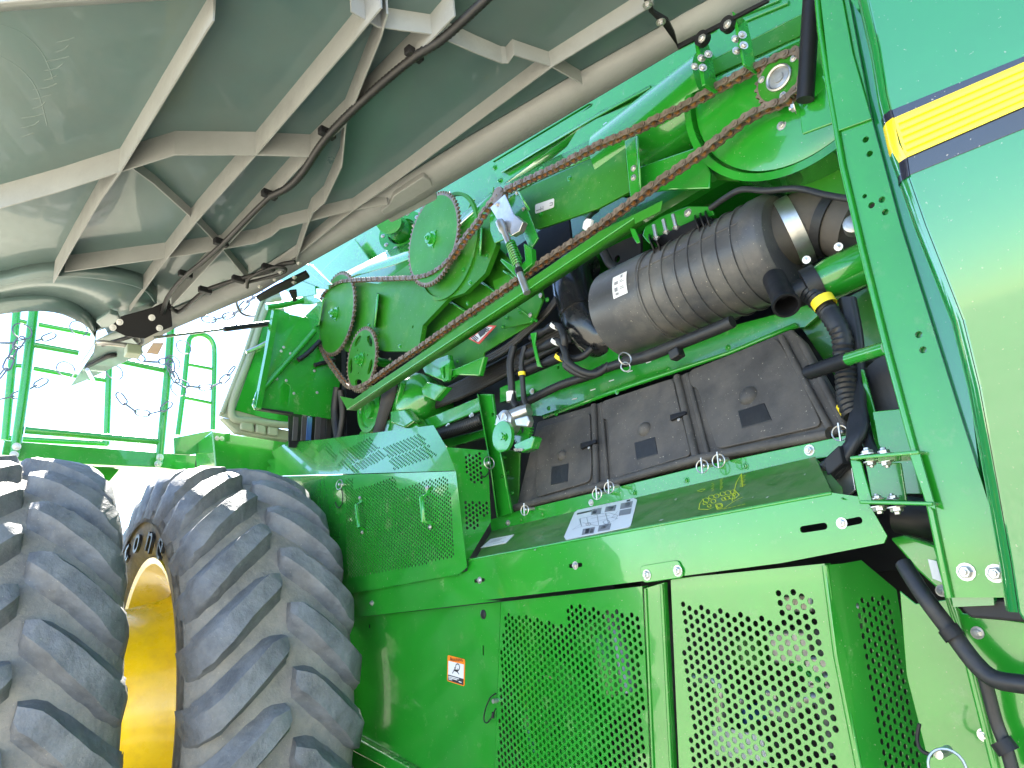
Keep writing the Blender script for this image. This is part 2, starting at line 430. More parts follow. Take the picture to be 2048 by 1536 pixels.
def fit_circle(pix, Y):
    pts = [at(p[0], p[1], Y) for p in pix]
    mx = sum(p.x for p in pts) / len(pts); mz = sum(p.z for p in pts) / len(pts)
    A = [[0.0] * 4 for _ in range(3)]                 # least squares circle in x, z about the mean
    for p in pts:
        x, z = p.x - mx, p.z - mz
        row = (2 * x, 2 * z, 1.0); b = x * x + z * z
        for i in range(3):
            for j in range(3): A[i][j] += row[i] * row[j]
            A[i][3] += row[i] * b
    for i in range(3):
        for k in range(3):
            if k != i:
                f = A[k][i] / A[i][i]
                A[k] = [x - f * y for x, y in zip(A[k], A[i])]
    s = [A[i][3] / A[i][i] for i in range(3)]
    return Vector((s[0] + mx, Y, s[1] + mz)), math.sqrt(s[2] + s[0] ** 2 + s[1] ** 2)

# ================================================================== the setting
V = [(-600, -600, 0.02), (600, -600, 0.02), (600, 600, 0.02), (-600, 600, 0.02)]
ground = mk('ground', V, [[0, 1, 2, 3]], 'gravel', None); ground['kind'] = 'structure'

HV = empty('combine_harvester', (-1.6, 1.0, 0))
HV['label'] = 'green combine harvester with raised side shield showing drive chain, air cleaner and dual wheels'
HV['category'] = 'harvester'
def T(k, *pts):
    """points (crop x, crop y, depth) -> places"""
    return [PY(y).at(q(k, (a, b))[0]) for a, b, y in pts]

# hull behind everything that is seen
aabox('hull', (-3.15, 0.86, 0.55), (2.2, 3.1, 3.15), 'green', HV, bevel=0.02)
aabox('hull_floor', (-3.0, 0.12, 0.50), (2.2, 0.86, 0.53), 'green', HV)

aabox('sun_blocking_tank', (-3.1, 0.455, 2.35), (2.0, 3.0, 4.3), 'green', HV, bevel=0.03)  # unseen tank box, made this tall to keep the sun off the bay
aabox('hull_light_stop', (-3.05, 0.20, 0.55), (-3.0, 0.86, 2.5), 'black', HV)  # black end wall added to stop light leaking in from the left
aabox('guard_shade_backing', (-3.0, 0.36, 1.20), (-1.55, 0.37, 2.5), 'black', HV)  # black sheet: the enclosed guard's inner shade put into its colour

# ------------------------------------------------------------------ lower doors
PDOOR = PY(-0.010); PPAN = PY(0.0)
side_a = plate('lower_panel', [(600, 1250)] + q('J', (60, 545), (940, 450), (905, 1422)) + [(972, 2000), (560, 2000)], PPAN, 0.003, 'green', HV,
      holes=[chole(PPAN, q('J', (840, 523))[0], 0.013), chole(PPAN, q('J', (170, 592))[0], 0.008), slot(PPAN, *q('J', (838, 712), (838, 755)), 0.004)])
lathe('rubber_plug', PPAN.at(q('J', (840, 523))[0]), (0, -1, 0), [(-0.01, 0.013), (0.002, 0.013), (0.004, 0.009), (0.0045, 0.0)], 'black', side_a, seg=16)
def folded_rim(name, pix, pl, depth, mat, parent):
    """a strip folded back from the door's edge"""
    a = [pl.at(p) for p in pix]; V = []; F = []
    for p in a: V += [p, p - pl.n * depth]
    for i in range(len(a) - 1): F.append([2 * i, 2 * i + 1, 2 * i + 3, 2 * i + 2])
    o = mk(name, V, F, mat, parent); s = o.modifiers.new('solid', 'SOLIDIFY'); s.thickness = 0.002; return o
plate('side_sill', q('J', (10, 1215), (50, 1222), (440, 1442), (440, 1520), (10, 1290)), PY(-0.03), 0.03, 'green', HV, bevel=0.004)
PITCH = 0.0172; HR = 0.0059
doorB_out = q('J', (942, 455), (1768, 364), (1800, 1100), (1812, 1422)) + [(1318, 2000), (972, 2000)]
holesB = hexholes(PDOOR, q('J', (965, 515), (1325, 585), (1325, 455), (1755, 530), (1792, 1422)) + [(1300, 1750), (990, 1750), (1002, 1300)], PITCH, HR)
doorB = plate('perforated_door', doorB_out, PDOOR, 0.0018, 'green', HV, holes=holesB, label='left perforated belt drive door')
folded_rim('door_flange', q('J', (940, 455), (1768, 364)), PDOOR, 0.02, 'green', doorB)
# joint post between the doors
PPOST = PY(-0.004)
post = plate('door_post', q('J', (1774, 372), (1895, 335), (1952, 1422)) + [(1372, 2000), (1322, 2000)] + q('J', (1816, 1422)), PPOST, 0.012, 'green', HV)
tube('post_bead', [PPOST.at(p, 0.002) for p in q('J', (1786, 372), (1832, 1422))], 0.003, 'green', post, sm=False, seg=8)
tube('post_bead', [PPOST.at(p, 0.003) for p in q('J', (1882, 345), (1938, 1422))], 0.004, 'green', post, sm=False, seg=8)
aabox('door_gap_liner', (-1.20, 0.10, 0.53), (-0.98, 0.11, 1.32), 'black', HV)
# right door
PC_ = PY(-0.012)
doorC_out = q('K', (168, 293), (985, 212), (1046, 690), (1165, 1296)) + [(1800, 2000), (1395, 2000)] + q('K', (212, 1296))
holesC = hexholes(PC_, q('K', (215, 415), (745, 500), (722, 335), (912, 355), (940, 480), (1000, 800), (1075, 1296)) + [(1740, 1750), (1430, 1750)] + q('K', (280, 1296)), PITCH, HR)
doorC = plate('perforated_door', doorC_out, PC_, 0.0018, 'green', HV, holes=holesC, label='right perforated door over hydraulic fittings')
folded_rim('door_flange', q('K', (168, 293), (985, 212)), PC_, 0.02, 'green', doorC)
folded_rim('door_flange', q('K', (168, 293), (212, 1296)), PC_, 0.02, 'green', doorC)
# angled side face of the right door, turning away into the machine
ea, eb = PC_.at(q('K', (1000, 215))[0]), PC_.at(q('K', (1178, 1296))[0])
dv = Vector((0.16, 0.98, 0)).normalized()
PANG = Plane(ea, dv.cross(eb - ea))
ang_out = q('K', (988, 214), (1080, 205), (1180, 188), (1368, 345), (1445, 820), (1560, 1296)) + [(2000, 2000), (1812, 2000)] + q('K', (1168, 1296), (1050, 690))
holesG = hexholes(PANG, q('K', (1142, 372), (1322, 360), (1500, 1200)) + [(1870, 1620), (1790, 1620)] + q('K', (1310, 1296)), 0.0168, 0.0054)
doorD = plate('angled_door_side', ang_out, PANG, 0.0018, 'green', HV, holes=holesG)
tube('corner_bead', [PC_.at(p, 0.001) for p in q('K', (988, 216), (1048, 690), (1168, 1296))] , 0.006, 'green', doorC, sm=False, seg=10)

# ------------------------------------------------------------------ apron, shelf, ledge
PAP = PY(-0.030)
apron_px = q('J', (25, 408), (745, 270), (750, 205)) + q('I', (1720, 447), (1880, 470), (1985, 655), (1970, 690), (1480, 785), (985, 850), (430, 920), (40, 965)) + q('J', (940, 443), (55, 545))
apron = plate('apron', apron_px, PAP, 0.003, 'green', HV,
      holes=[slot(PAP, *q('I', (1580, 624), (1682, 608)), 0.006), slot(PAP, *q('I', (1775, 595), (1850, 580)), 0.006),
             slot(PAP, *q('I', (458, 800), (510, 794)), 0.005), slot(PAP, *q('J', (790, 328), (842, 321)), 0.005)])
bolts(q('I', (1768, 594), (484, 797)) + q('J', (818, 323), (188, 457)), PAP, 0.0085, apron)
tube('apron_bend', [PAP.at(p, -0.002) for p in q('J', (750, 207)) + q('I', (1720, 449))], 0.004, 'green', apron, sm=False, seg=8)
hb = plate('hinge_plate', q('J', (1758, 240), (1990, 203), (2020, 305), (1778, 340)), PAP, 0.003, 'green', HV, off=0.004, rnd=0.012)
bolts(q('J', (1797, 292), (1978, 268)), PAP.off(0.004), 0.010, hb)
fl, fr_ = PAP.at(q('I', (0, 772))[0]), PAP.at(q('I', (1720, 445))[0])
bk = at(*q('I', (860, 450))[0], 0.15)
PSH = P3(fl, fr_, bk)
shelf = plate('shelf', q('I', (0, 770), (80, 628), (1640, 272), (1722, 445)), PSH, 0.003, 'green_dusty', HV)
plate('shelf_end', q('I', (1640, 272), (1690, 330), (1770, 420), (1775, 478), (1722, 447)), PSH.off(-0.01), 0.003, 'green_dusty', shelf)
PLE = PY(0.155)
ledge = plate('ledge', q('I', (72, 578), (190, 538), (600, 440), (1060, 325), (1650, 200), (1830, 160), (1840, 250), (1640, 285), (80, 640)), PLE, 0.004, 'green', HV)
bolts(q('I', (160, 592), (560, 495)), PLE, 0.008, ledge)
bolts(q('I', (225, 577), (325, 552), (768, 447), (1018, 387), (1302, 320)), PLE, 0.008, ledge, 'green')
bolts(q('I', (1612, 242)), PLE, 0.010, ledge)

# ------------------------------------------------------------------ black covers
ca, cb = at(*q('I', (195, 528))[0], 0.165), at(*q('I', (1700, 172))[0], 0.165)
cc = at(*q('F', (905, 1030))[0], 0.27)
PCOV = P3(ca, cb, cc)
def F_(*p): return q('F', *p)
def I_(*p): return q('I', *p)
covers = [
 dict(o=F_((78, 1712), (190, 1262), (478, 1175), (490, 1600)), f=F_((190, 1560), (208, 1300), (468, 1218), (478, 1500), (470, 1575), (195, 1655)),
      d=F_((318, 1437)), s=F_((275, 1500), (362, 1482), (358, 1575), (270, 1595)), l=None),
 dict(o=F_((505, 1598), (484, 1172), (905, 1030), (1005, 1472)), f=F_((575, 1480), (560, 1262), (530, 1250), (528, 1165), (895, 1045), (905, 1110), (985, 1420), (975, 1445), (600, 1555), (588, 1530)),
      d=F_((740, 1302)), s=F_((698, 1378), (805, 1347), (820, 1437), (710, 1465)), l=F_((455, 1397))),
 dict(o=F_((1012, 1478), (910, 1028), (1490, 785), (1560, 850), (1800, 1270), (1760, 1310)), f=F_((1120, 1410), (1020, 1100), (985, 1085), (972, 1010), (1420, 835), (1530, 1000), (1660, 1290)),
      d=F_((1270, 1130)), s=F_((1228, 1217), (1365, 1175), (1405, 1265), (1250, 1307)), l=F_((915, 1253))),
]
for i, c in enumerate(covers):
    cv = plate('sieve_cover', c['o'], PCOV, 0.02, 'cover', HV, bevel=0.006)
    plate('raised_field', c['f'], PCOV, 0.006, 'cover', cv, off=0.008, bevel=0.005, rnd=0.02)
    P = PCOV.at(c['d'][0], 0.008); rr = (0.016, 0.019, 0.022)[i] * 1.05
    lathe('dome', P, PCOV.n, [(-0.004, rr * 1.15), (0.002, rr * 1.02), (0.008, rr * 0.85), (0.013, rr * 0.5), (0.015, 0)], 'cover', cv, seg=20, auto=80)
    plate('square_boss', c['s'], PCOV, 0.004, 'rubber', cv, off=0.0095, bevel=0.002)
    if c['l']:
        Lp = c['l'][0]
        plate('latch', [(Lp[0] - 9, Lp[1] - 4), (Lp[0] + 22, Lp[1] - 12), (Lp[0] + 23, Lp[1] - 6), (Lp[0] - 8, Lp[1] + 7)], PCOV, 0.008, 'black', cv, off=0.018, bevel=0.001)
        bolt(PCOV.at(Lp, 0.019), PCOV.n, 0.004, cv)
for a, b, w in ((F_((482, 1180))[0], F_((497, 1600))[0], 0.010), (F_((520, 1170))[0], F_((552, 1585))[0], 0.006), (F_((907, 1032))[0], F_((1010, 1470))[0], 0.010), (F_((960, 1020))[0], F_((1070, 1450))[0], 0.006),
                (F_((1440, 830))[0], F_((1690, 1300))[0], 0.008), (F_((1545, 860))[0], F_((1770, 1290))[0], 0.008)):
    tube('seal_rib', [PCOV.at(a, 0.004), PCOV.at(b, 0.004)], w, 'cover', HV, sm=False, seg=8)
tube('seal_rib', [PCOV.at(p, 0.006) for p in I_((195, 518), (580, 420), (1070, 285), (1700, 165))], 0.011, 'cover', HV, sm=False, seg=8)
# lynch pins along the covers
for p in I_((262, 528), (611, 449), (669, 419), (1118, 318), (1196, 291), (1780, 158)):
    P = at(p[0], p[1], 0.13)
    pin = lathe('lynch_pin', P + Vector((0, -0.012, 0.0)), (0, -1, -0.1), [(-0.03, 0.005), (0.004, 0.005), (0.006, 0.003), (0.0061, 0)], 'bolt', HV, seg=10)
    ring_wire('pin_ring', P + Vector((0.0, -0.018, -0.002)), (0.15, -1, 0.05), 0.0150, 0.0015, 'zinc', pin)
    tube('pin_wire', [P + Vector((0.001, -0.019, 0.018)), P + Vector((-0.001, -0.020, -0.018))], 0.0022, 'zinc', pin, sm=False, seg=6)

# ------------------------------------------------------------------ belt guard (perforated box)
PG = PY(-0.045)
gf_px = q('H', (100, 522), (590, 512), (1405, 487), (1480, 1142), (1425, 1190), (640, 1332), (100, 1400))
gholes = hexholes(PG, q('H', (645, 548), (700, 535), (712, 615), (990, 525), (1010, 612), (1340, 512), (1365, 640), (1405, 1075), (690, 1215), (665, 1190), (660, 900)), 0.0126, 0.0045, n=8)
gf = plate('belt_guard', gf_px, PG, 0.0016, 'green', HV, holes=gholes, label='perforated belt guard with two handles behind the tyre')
folded_rim('guard_lip', q('H', (640, 1332), (1425, 1190)), PG, 0.012, 'green', gf)
g0, g1 = PG.at(q('H', (130, 522))[0]), PG.at(q('H', (1405, 487))[0])
PGT = P3(g0, g1, at(*q('H', (1250, 172))[0], 0.015))
thl = []
for poly in (((495, 305), (535, 290), (600, 395), (575, 425)), ((600, 360), (820, 255), (880, 330), (690, 440)), ((600, 440), (640, 395), (760, 490), (705, 497)), ((690, 440), (880, 320), (930, 395), (760, 480)),
             ((890, 330), (1165, 222), (1215, 300), (940, 395)), ((945, 400), (1215, 300), (1275, 380), (985, 482))):
    thl += hexholes(PGT, q('H', *poly), 0.0126, 0.0044, n=8)
jag = [(130, 520), (115, 462), (140, 455), (112, 408), (165, 402), (148, 352), (250, 292), (500, 268), (1252, 172), (1345, 330), (1402, 482)]
thl = [h for i, h in enumerate(thl) if all((h[0] - o[0]).length > 0.011 for o in thl[:i])]
gt = plate('belt_guard_top', q('H', *jag), PGT, 0.0016, 'green', HV, holes=thl)
XG = g1.x
plate('guard_shade_liner', q('H', *jag[2:]), PGT.off(-0.05), 0.002, 'black', HV)  # black sheet stands in for the shade behind the top holes
plate('guard_shade_liner', q('H', (560, 540), (1380, 520), (1440, 1120), (640, 1280), (560, 1280)), PY(0.07), 0.002, 'belt', HV)  # dark sheet stands in for the shade behind the front holes
PGS = PX(XG - 0.002)
sh = hexholes(PGS, q('H', (1465, 372), (1585, 362), (1605, 575), (1490, 570)), 0.0150, 0.0052) + hexholes(PGS, q('H', (1462, 695), (1620, 690), (1632, 790), (1560, 800), (1560, 885), (1480, 885)), 0.0150, 0.0052)
gs = plate('belt_guard_side', q('H', (1407, 490), (1345, 322), (1622, 345), (1645, 830), (1490, 1092), (1482, 1140)), PGS, 0.0016, 'green', HV, holes=sh)
for hx in (((750, 668), (757, 700), (722, 715), (740, 868), (775, 880), (768, 903)), ((1210, 600), (1213, 640), (1168, 662), (1185, 830), (1240, 840), (1230, 868))):
    p = q('H', *hx); P = [PG.at(a, 0.004 if i in (0, 1, 4, 5) else 0.030) for i, a in enumerate(p)]
    h = tube('guard_handle', P, 0.0075, 'green', gf, sm=False, seg=8, flat=0.45)
    bolts([p[0], p[-1]], PG.off(0.008), 0.0065, gf)
# pin and lanyard on the guard
for base, lp in ((q('H', (622, 578))[0], ((622, 600), (632, 650), (628, 710), (600, 735), (582, 695))), (q('H', (1622, 432))[0], ((1622, 455), (1632, 490), (1600, 525), (1570, 500)))):
    pl = PG if base[0] < 700 else PGS
    P = pl.at(base, 0.01)
    pn = lathe('lynch_pin', P, pl.n, [(-0.01, 0.006), (0.01, 0.006), (0.012, 0.003), (0.0121, 0)], 'bolt', HV, seg=10)
    ring_wire('pin_ring', P + pl.n * 0.008, pl.n + Vector((0.2, 0, 0.1)), 0.019, 0.0017, 'zinc', pn)
    tube('lanyard', [pl.at(a, 0.008) for a in q('H', *lp)], 0.002, 'black', pn, seg=6)
# pin with wire loop between lower panel and perforated door
P = PPAN.at(q('J', (905, 1030))[0], 0.02)
pn = lathe('lynch_pin', P, (0, -1, 0), [(-0.02, 0.006), (0.006, 0.006), (0.0061, 0)], 'bolt', HV, seg=10)
tube('wire_loop', [PPAN.at(a, 0.012) for a in q('J', (912, 985), (880, 1010), (850, 1080), (842, 1140), (860, 1158), (890, 1120), (905, 1085), (912, 1075))], 0.0018, 'black', pn, seg=6)
lathe('crimp', PPAN.at(q('J', (895, 1112))[0], 0.012), (0.3, 0, 1), [(-0.008, 0), (-0.007, 0.004), (0.007, 0.004), (0.008, 0)], 'black', pn, seg=8)

# ------------------------------------------------------------------ rear post, rear side panel
PPO = PY(-0.065)
pL = [(1636, -40), (1645, 60), (1662, 170), (1690, 330), (1730, 500), (1780, 700), (1830, 885), (1867, 1015), (1905, 1195)]
pR = [(2020, 1195), (1975, 1000), (1920, 830), (1860, 640), (1800, 450), (1742, 235), (1690, -40)]
hp = q('C', (1275, 670), (1294, 738), (1270, 942), (1303, 985), (1353, 958), (1369, 1018)) + q('L', (864, 433), (886, 511))
rear_post = plate('rear_post', pL + pR, PPO, 0.006, 'green', HV, holes=[chole(PPO, p, 0.0056 if i != 2 else 0.004) for i, p in enumerate(hp)])
def strip(name, la, lb, mat, parent, th=0.004, auto=30):
    n = len(la); V = list(la) + list(lb); F = [[i, i + 1, n + i + 1, n + i] for i in range(n - 1)]
    o = mk(name, V, F, mat, parent, auto=auto); s = o.modifiers.new('solid', 'SOLIDIFY'); s.thickness = th; s.offset = 0; return o
PPa = [PPO.at(p) for p in pL]
strip('post_flange', [p + Vector((0, 0.001, 0)) for p in PPa], [p + Vector((-0.006, 0.07, 0)) for p in PPa], 'green', rear_post)
tube('post_edge', [p + Vector((-0.003, -0.002, 0)) for p in PPa], 0.006, 'green', rear_post, sm=False, seg=8)
plate('post_joint_plate', q('C', (1060, -30), (1165, -30), (1220, 260), (1310, 575), (1150, 633), (1110, 400)), PPO, 0.004, 'green', rear_post, off=0.005)
# side panel leans outwards at the top
PSP = Plane((0, -0.175, 1.35), (0.02, -1, -0.155))
sL = [(1722, -60), (1757, 95), (1772, 190), (1784, 238), (1797, 300), (1815, 350), (1850, 450), (1925, 640), (1957, 770), (1992, 960), (2022, 1130), (2036, 1225), (2060, 1262)]
sPts = [PSP.at(p) for p in sL]
far_x = 1.6
rows = []
for p in sPts:
    uvp = PSP.uv(p); rows.append(uvp)
panel_uv = [Vector(u) for u in rows] + [Vector((rows[-1].x + 0.25, rows[-1].y - 0.03)), Vector((far_x, rows[-1].y - 0.03)), Vector((far_x, rows[0].y + 0.3)), Vector((rows[0].x - 0.06, rows[0].y + 0.3))]
V = [PSP.xyz(u) for u in panel_uv]; n = len(V)
side_panel = sheet('rear_side_panel', panel_uv, None, PSP, 0.006, 'panel_green', HV, bevel=0.004, label='glossy rear side panel with yellow stripe')
# rounded return from the panel face back to the post
ret = []
for k, (du, dn) in enumerate(((0.0, 0.0), (-0.010, -0.004), (-0.018, -0.016), (-0.022, -0.035), (-0.035, -0.085), (-0.050, -0.13))):
    ret.append([PSP.xyz(Vector((u.x + du, u.y)), dn - 0.0005) for u in [Vector((rows[0].x - 0.06, rows[0].y + 0.3))] + rows[:12]])
for du, yv in ((-0.060, -0.059), (-0.16, -0.056)):
    ret.append([Vector((p.x + du * 0.55, yv, p.z)) for p in ret[3]])
V = [p for r in ret for p in r]; nn = len(ret[0])
F = [[k * nn + i, k * nn + i + 1, (k + 1) * nn + i + 1, (k + 1) * nn + i] for k in range(len(ret) - 1) for i in range(nn - 1)]
o = mk('panel_return', V, F, 'panel_green', side_panel, auto=60)
# stripe: navy, yellow with raised lines, navy; folded round the corner
def on_panel(name, pix, mat, th, off):
    return sheet(name, [PSP.uv(PSP.at(p)) for p in pix], None, PSP, th, mat, side_panel, bevel=0.0005, off=off)
XR = 2300
def yy(x, x0, y0, x1, y1): return y0 + (y1 - y0) * (x - x0) / (x1 - x0)
top_l = lambda x: yy(x, 1780, 222, 2048, 113); ya = lambda x: yy(x, 1785, 238, 2048, 125); yb = lambda x: yy(x, 1812, 316, 2048, 213); bot = lambda x: yy(x, 1816, 352, 2048, 258)
on_panel('stripe_edge', [(1782, top_l(1782)), (XR, top_l(XR)), (XR, ya(XR)), (1786, ya(1786))], 'navy', 0.001, 0.0012)
on_panel('stripe', [(1786, ya(1786)), (XR, ya(XR)), (XR, yb(XR)), (1812, yb(1812))], 'stripe', 0.0015, 0.0020)
on_panel('stripe_edge', [(1812, yb(1812)), (XR, yb(XR)), (XR, bot(XR)), (1816, bot(1816))], 'navy', 0.001, 0.0012)
for k in range(6):
    f = (k + 0.5) / 6
    x0 = 1788 + 22 * f
    y0 = ya(x0) + (yb(x0) - ya(x0)) * f; y1 = ya(XR) + (yb(XR) - ya(XR)) * f
    tube('stripe_line', [PSP.at((x0 + 6, y0 - 2), 0.002), PSP.at((XR, y1), 0.002)], 0.0055, 'stripe_line', side_panel, sm=False, seg=8, flat=0.5)
# the fold of the stripe on the return
def fold(name, ps, mat):
    la = [PSP.at(p, 0.0005) for p in ps]
    cols = [[p + PSP.u * du + PSP.n * dn for p in la] for du, dn in ((0.002, 0.0026), (-0.010, -0.002), (-0.0195, -0.015), (-0.0235, -0.035))]
    V = [p for c in cols for p in c]; n = len(la)
    F = [[k * n + i, k * n + i + 1, (k + 1) * n + i + 1, (k + 1) * n + i] for k in range(3) for i in range(n - 1)]
    mk(name, V, F, mat, side_panel, auto=60)
fold('stripe', [(1785, 237), (1797, 290), (1812, 317)], 'stripe')
fold('stripe_edge', [(1812, 317), (1817, 354)], 'navy')
fold('stripe_edge', [(1781, 221), (1785, 237)], 'navy')
# bolts at the post's foot
bolts(q('K', (1740, 250), (1898, 258)), PPO, 0.0112, rear_post)
plate('foot_bracket', q('K', (1690, 385), (1990, 395), (2048, 455), (2048, 520), (1760, 495), (1720, 455)), PY(-0.05), 0.02, 'black', HV, bevel=0.004)
# lower rear panels right of the doors
plate('rear_lower_panel', q('K', (1660, 395), (1720, 470), (2048, 520), (2600, 560), (2600, 2500), (2100, 2500), (1890, 1296), (1745, 660)), PY(-0.01), 0.004, 'green', HV)
plate('corner_panel', q('K', (1385, 350), (1470, 420), (1660, 395), (1760, 700), (1895, 1296)) + [(2120, 2000), (1930, 2000)] + q('K', (1545, 1296), (1420, 800)), PY(0.06), 0.004, 'green', HV)
tube('corner_edge', T('K', (1640, 360, -0.012), (1745, 700, -0.012), (1895, 1296, -0.012)), 0.006, 'green', HV, sm=False, seg=8)
pa = plate('diagonal_arm', q('K', (1330, 70), (1400, 55), (1575, 110), (1660, 360), (1640, 395), (1480, 245)), PY(0.03), 0.03, 'green', HV, bevel=0.004)
plate('sticker', q('K', (1537, 182), (1582, 192), (1612, 305), (1562, 285)), PY(0.03), 0.001, 'white', pa, off=0.0015, bevel=0)
tube('hydraulic_pipe', T('K', (1380, -60, 0.12), (1720, 0, 0.12), (2100, 60, 0.12)), 0.035, 'rubber', HV, sm=False, seg=16)
wire = tube('wiring_loom', T('K', (1405, 205, -0.03), (1450, 280, -0.04), (1530, 400, -0.05), (1620, 520, -0.05), (1690, 610, -0.05), (1790, 740, -0.055), (1890, 820, -0.06), (2048, 850, -0.07), (2300, 880, -0.08)), 0.0125, 'rubber', HV, seg=12)
tube('loom_branch', T('K', (1830, 790, -0.05), (1860, 900, -0.045), (1900, 1050, -0.04), (1950, 1180, -0.04), (1990, 1320, -0.04)) , 0.009, 'rubber', wire, seg=10)
for p in T('K', (1660, 575, -0.055), (1945, 1180, -0.045)):
    lathe('cable_tie', p, (0.4, 0.0, -0.8), [(-0.008, 0.015), (0.008, 0.015)], 'black', wire, seg=12)
bolts(q('K', (1610, 350), (1800, 575), (1835, 1120)), PY(-0.012), 0.008, HV)
P = at(*q('K', (1600, 1220))[0], -0.03)
pn = lathe('lynch_pin', P, (0, -1, 0), [(-0.03, 0.007), (0.006, 0.007), (0.0061, 0)], 'bolt', HV, seg=10)
ring_wire('pin_ring', P + Vector((0.01, -0.01, -0.015)), (0.5, -1, 0.3), 0.024, 0.0022, 'zinc', pn)
tube('lanyard', T('K', (1490, 1060, -0.03), (1478, 1140, -0.03), (1500, 1200, -0.03), (1560, 1230, -0.03)), 0.003, 'black', pn, seg=6)

# ------------------------------------------------------------------ bracket by the post
PB0, PB1 = PY(-0.085), PY(0.02)
br = empty('mounting_bracket', PB1.at(q('L', (690, 1180))[0]), HV)
plate('back_plate', q('L', (590, 1085), (770, 1090), (800, 1285), (625, 1285)), PB1, 0.006, 'green', br)
tl, tr, bl, brr = [PB0.at(p) for p in q('L', (512, 1075), (865, 1045), (560, 1300), (935, 1310))]
D_ = Vector((0.0, 0.10, 0))
def slab(name, a, b, d, th, mat, parent):
    up = (b - a).cross(d).normalized() * th
    box(name, a, b - a, d, up, mat, parent, bevel=0.002)
slab('top_flange', tl, tr, D_, 0.006, 'green', br); slab('bottom_flange', bl, brr, D_, 0.006, 'green', br)
plate('left_web', q('L', (512, 1075), (565, 1080), (625, 1290), (560, 1300)), PB0.off(-0.02), 0.006, 'green', br)
plate('right_web', q('L', (815, 1045), (868, 1040), (952, 1330), (905, 1312)), PB0.off(-0.004), 0.005, 'green', br)
for p in ((603, 1040), (688, 1040)): bolt(PB0.off(-0.03).at(q('L', (p[0], p[1] + 10))[0]), (0, 0, 1), 0.012, br)
for p in ((617, 1083), (697, 1083)): bolt(PB0.off(-0.03).at(q('L', p)[0]), (0, 0, -1), 0.010, br)
for p in ((658, 1312), (748, 1314)): bolt(PB0.off(-0.03).at(q('L', p)[0]), (0, 0, -1), 0.012, br)
for p in ((652, 1276), (730, 1276)): bolt(PB0.off(-0.06).at(q('L', p)[0]), (0, 0, 1), 0.009, br)
# plates and darkness behind the bracket
plate('inner_plate', q('L', (565, 610), (580, 612), (640, 830), (700, 1120), (670, 1130), (600, 830)), PY(0.16), 0.006, 'green', HV)
plate('inner_box', q('L', (628, 828), (800, 810), (870, 1060), (880, 1250), (700, 1250)), PY(0.12), 0.03, 'green', HV)
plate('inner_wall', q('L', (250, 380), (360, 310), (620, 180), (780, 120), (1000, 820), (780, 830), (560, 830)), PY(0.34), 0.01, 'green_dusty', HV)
bolts(q('L', (618, 688), (610, 905)), PY(0.30), 0.007, HV)

# ------------------------------------------------------------------ raised side shield
nSH = Vector((0.038, 0, -1.0))
SHP = Plane((-2.245, -0.30, 2.45), nSH)
edge = [(240, 690), (250, 695), (273, 690), (345, 658), (513, 587), (620, 524), (873, 383), (979, 321), (1181, 202), (1354, 100), (1540, 0), (1640, -55)]
arch = [(-160, 600), (-60, 585), (0, 575), (60, 570), (125, 580), (170, 605), (200, 640), (215, 668), (215, 700)]
outline = [(-160, 70), (0, 18), (160, 6), (330, -3), (700, -40), (1640, -330)] + edge[::-1] + arch[::-1]
shield = plate('side_shield', outline, SHP, 0.006, 'comp', HV, bevel=0.002, label='raised side shield, pale underside with ribs')
def rib(pix, h, parent=None, mat='rib', th=0.006, h2=None, name='rib', base=0.0):
    a = [SHP.at(p, base) for p in pix]; h2 = h if h2 is None else h2; V = []; F = []; n = len(a)
    for i, p in enumerate(a):
        t = (a[min(i + 1, n - 1)] - a[max(i - 1, 0)]).normalized(); s = SHP.n.cross(t).normalized() * th / 2
        hh = h + (h2 - h) * i / max(1, n - 1)
        V += [p - s, p + s, p + s * 0.6 + SHP.n * hh, p - s * 0.6 + SHP.n * hh]
    for i in range(n - 1):
        for k in range(4): F.append([4 * i + k, 4 * i + (k + 1) % 4, 4 * i + 4 + (k + 1) % 4, 4 * i + 4 + k])
    F += [[3, 2, 1, 0], [4 * n - 4, 4 * n - 3, 4 * n - 2, 4 * n - 1]]
    return mk(name, V, F, mat, shield)
rib([(430, -20), (417, 0), (330, 148), (244, 295), (205, 352), (150, 450), (112, 522)], 0.084)
rib([(-160, 420), (0, 371), (120, 337), (244, 297), (352, 263), (509, 265), (622, 270), (690, 205), (760, 24), (772, -20)], 0.081, h2=0.068)
rib([(760, -40), (723, 7), (700, 38), (513, 265), (395, 403), (330, 489), (262, 590)], 0.078, h2=0.068)
rib([(905, -20), (887, 0), (863, 29), (822, 68), (622, 270), (440, 475), (345, 583)], 0.074, h2=0.061)
rib([(700, -20), (754, 14), (863, 31), (950, 72), (1000, 94), (1012, 95), (1024, 80), (1099, 106), (1160, 143)], 0.061, h2=0.041)
rib([(1300, -25), (1263, 0), (1099, 104), (812, 321), (702, 400), (600, 485), (555, 520)], 0.051, h2=0.041)
rib([(265, 318), (308, 350), (393, 428), (441, 479), (495, 545)], 0.03)
rib([(133, 512), (330, 486), (434, 472), (513, 458), (543, 446), (560, 432), (619, 418), (700, 398), (774, 388)], 0.061, h2=0.041)
rib([(682, 294), (680, 300), (649, 372), (625, 396), (615, 424), (588, 510)], 0.068, h2=0.047)
rib([(690, 205), (682, 294)], 0.068)
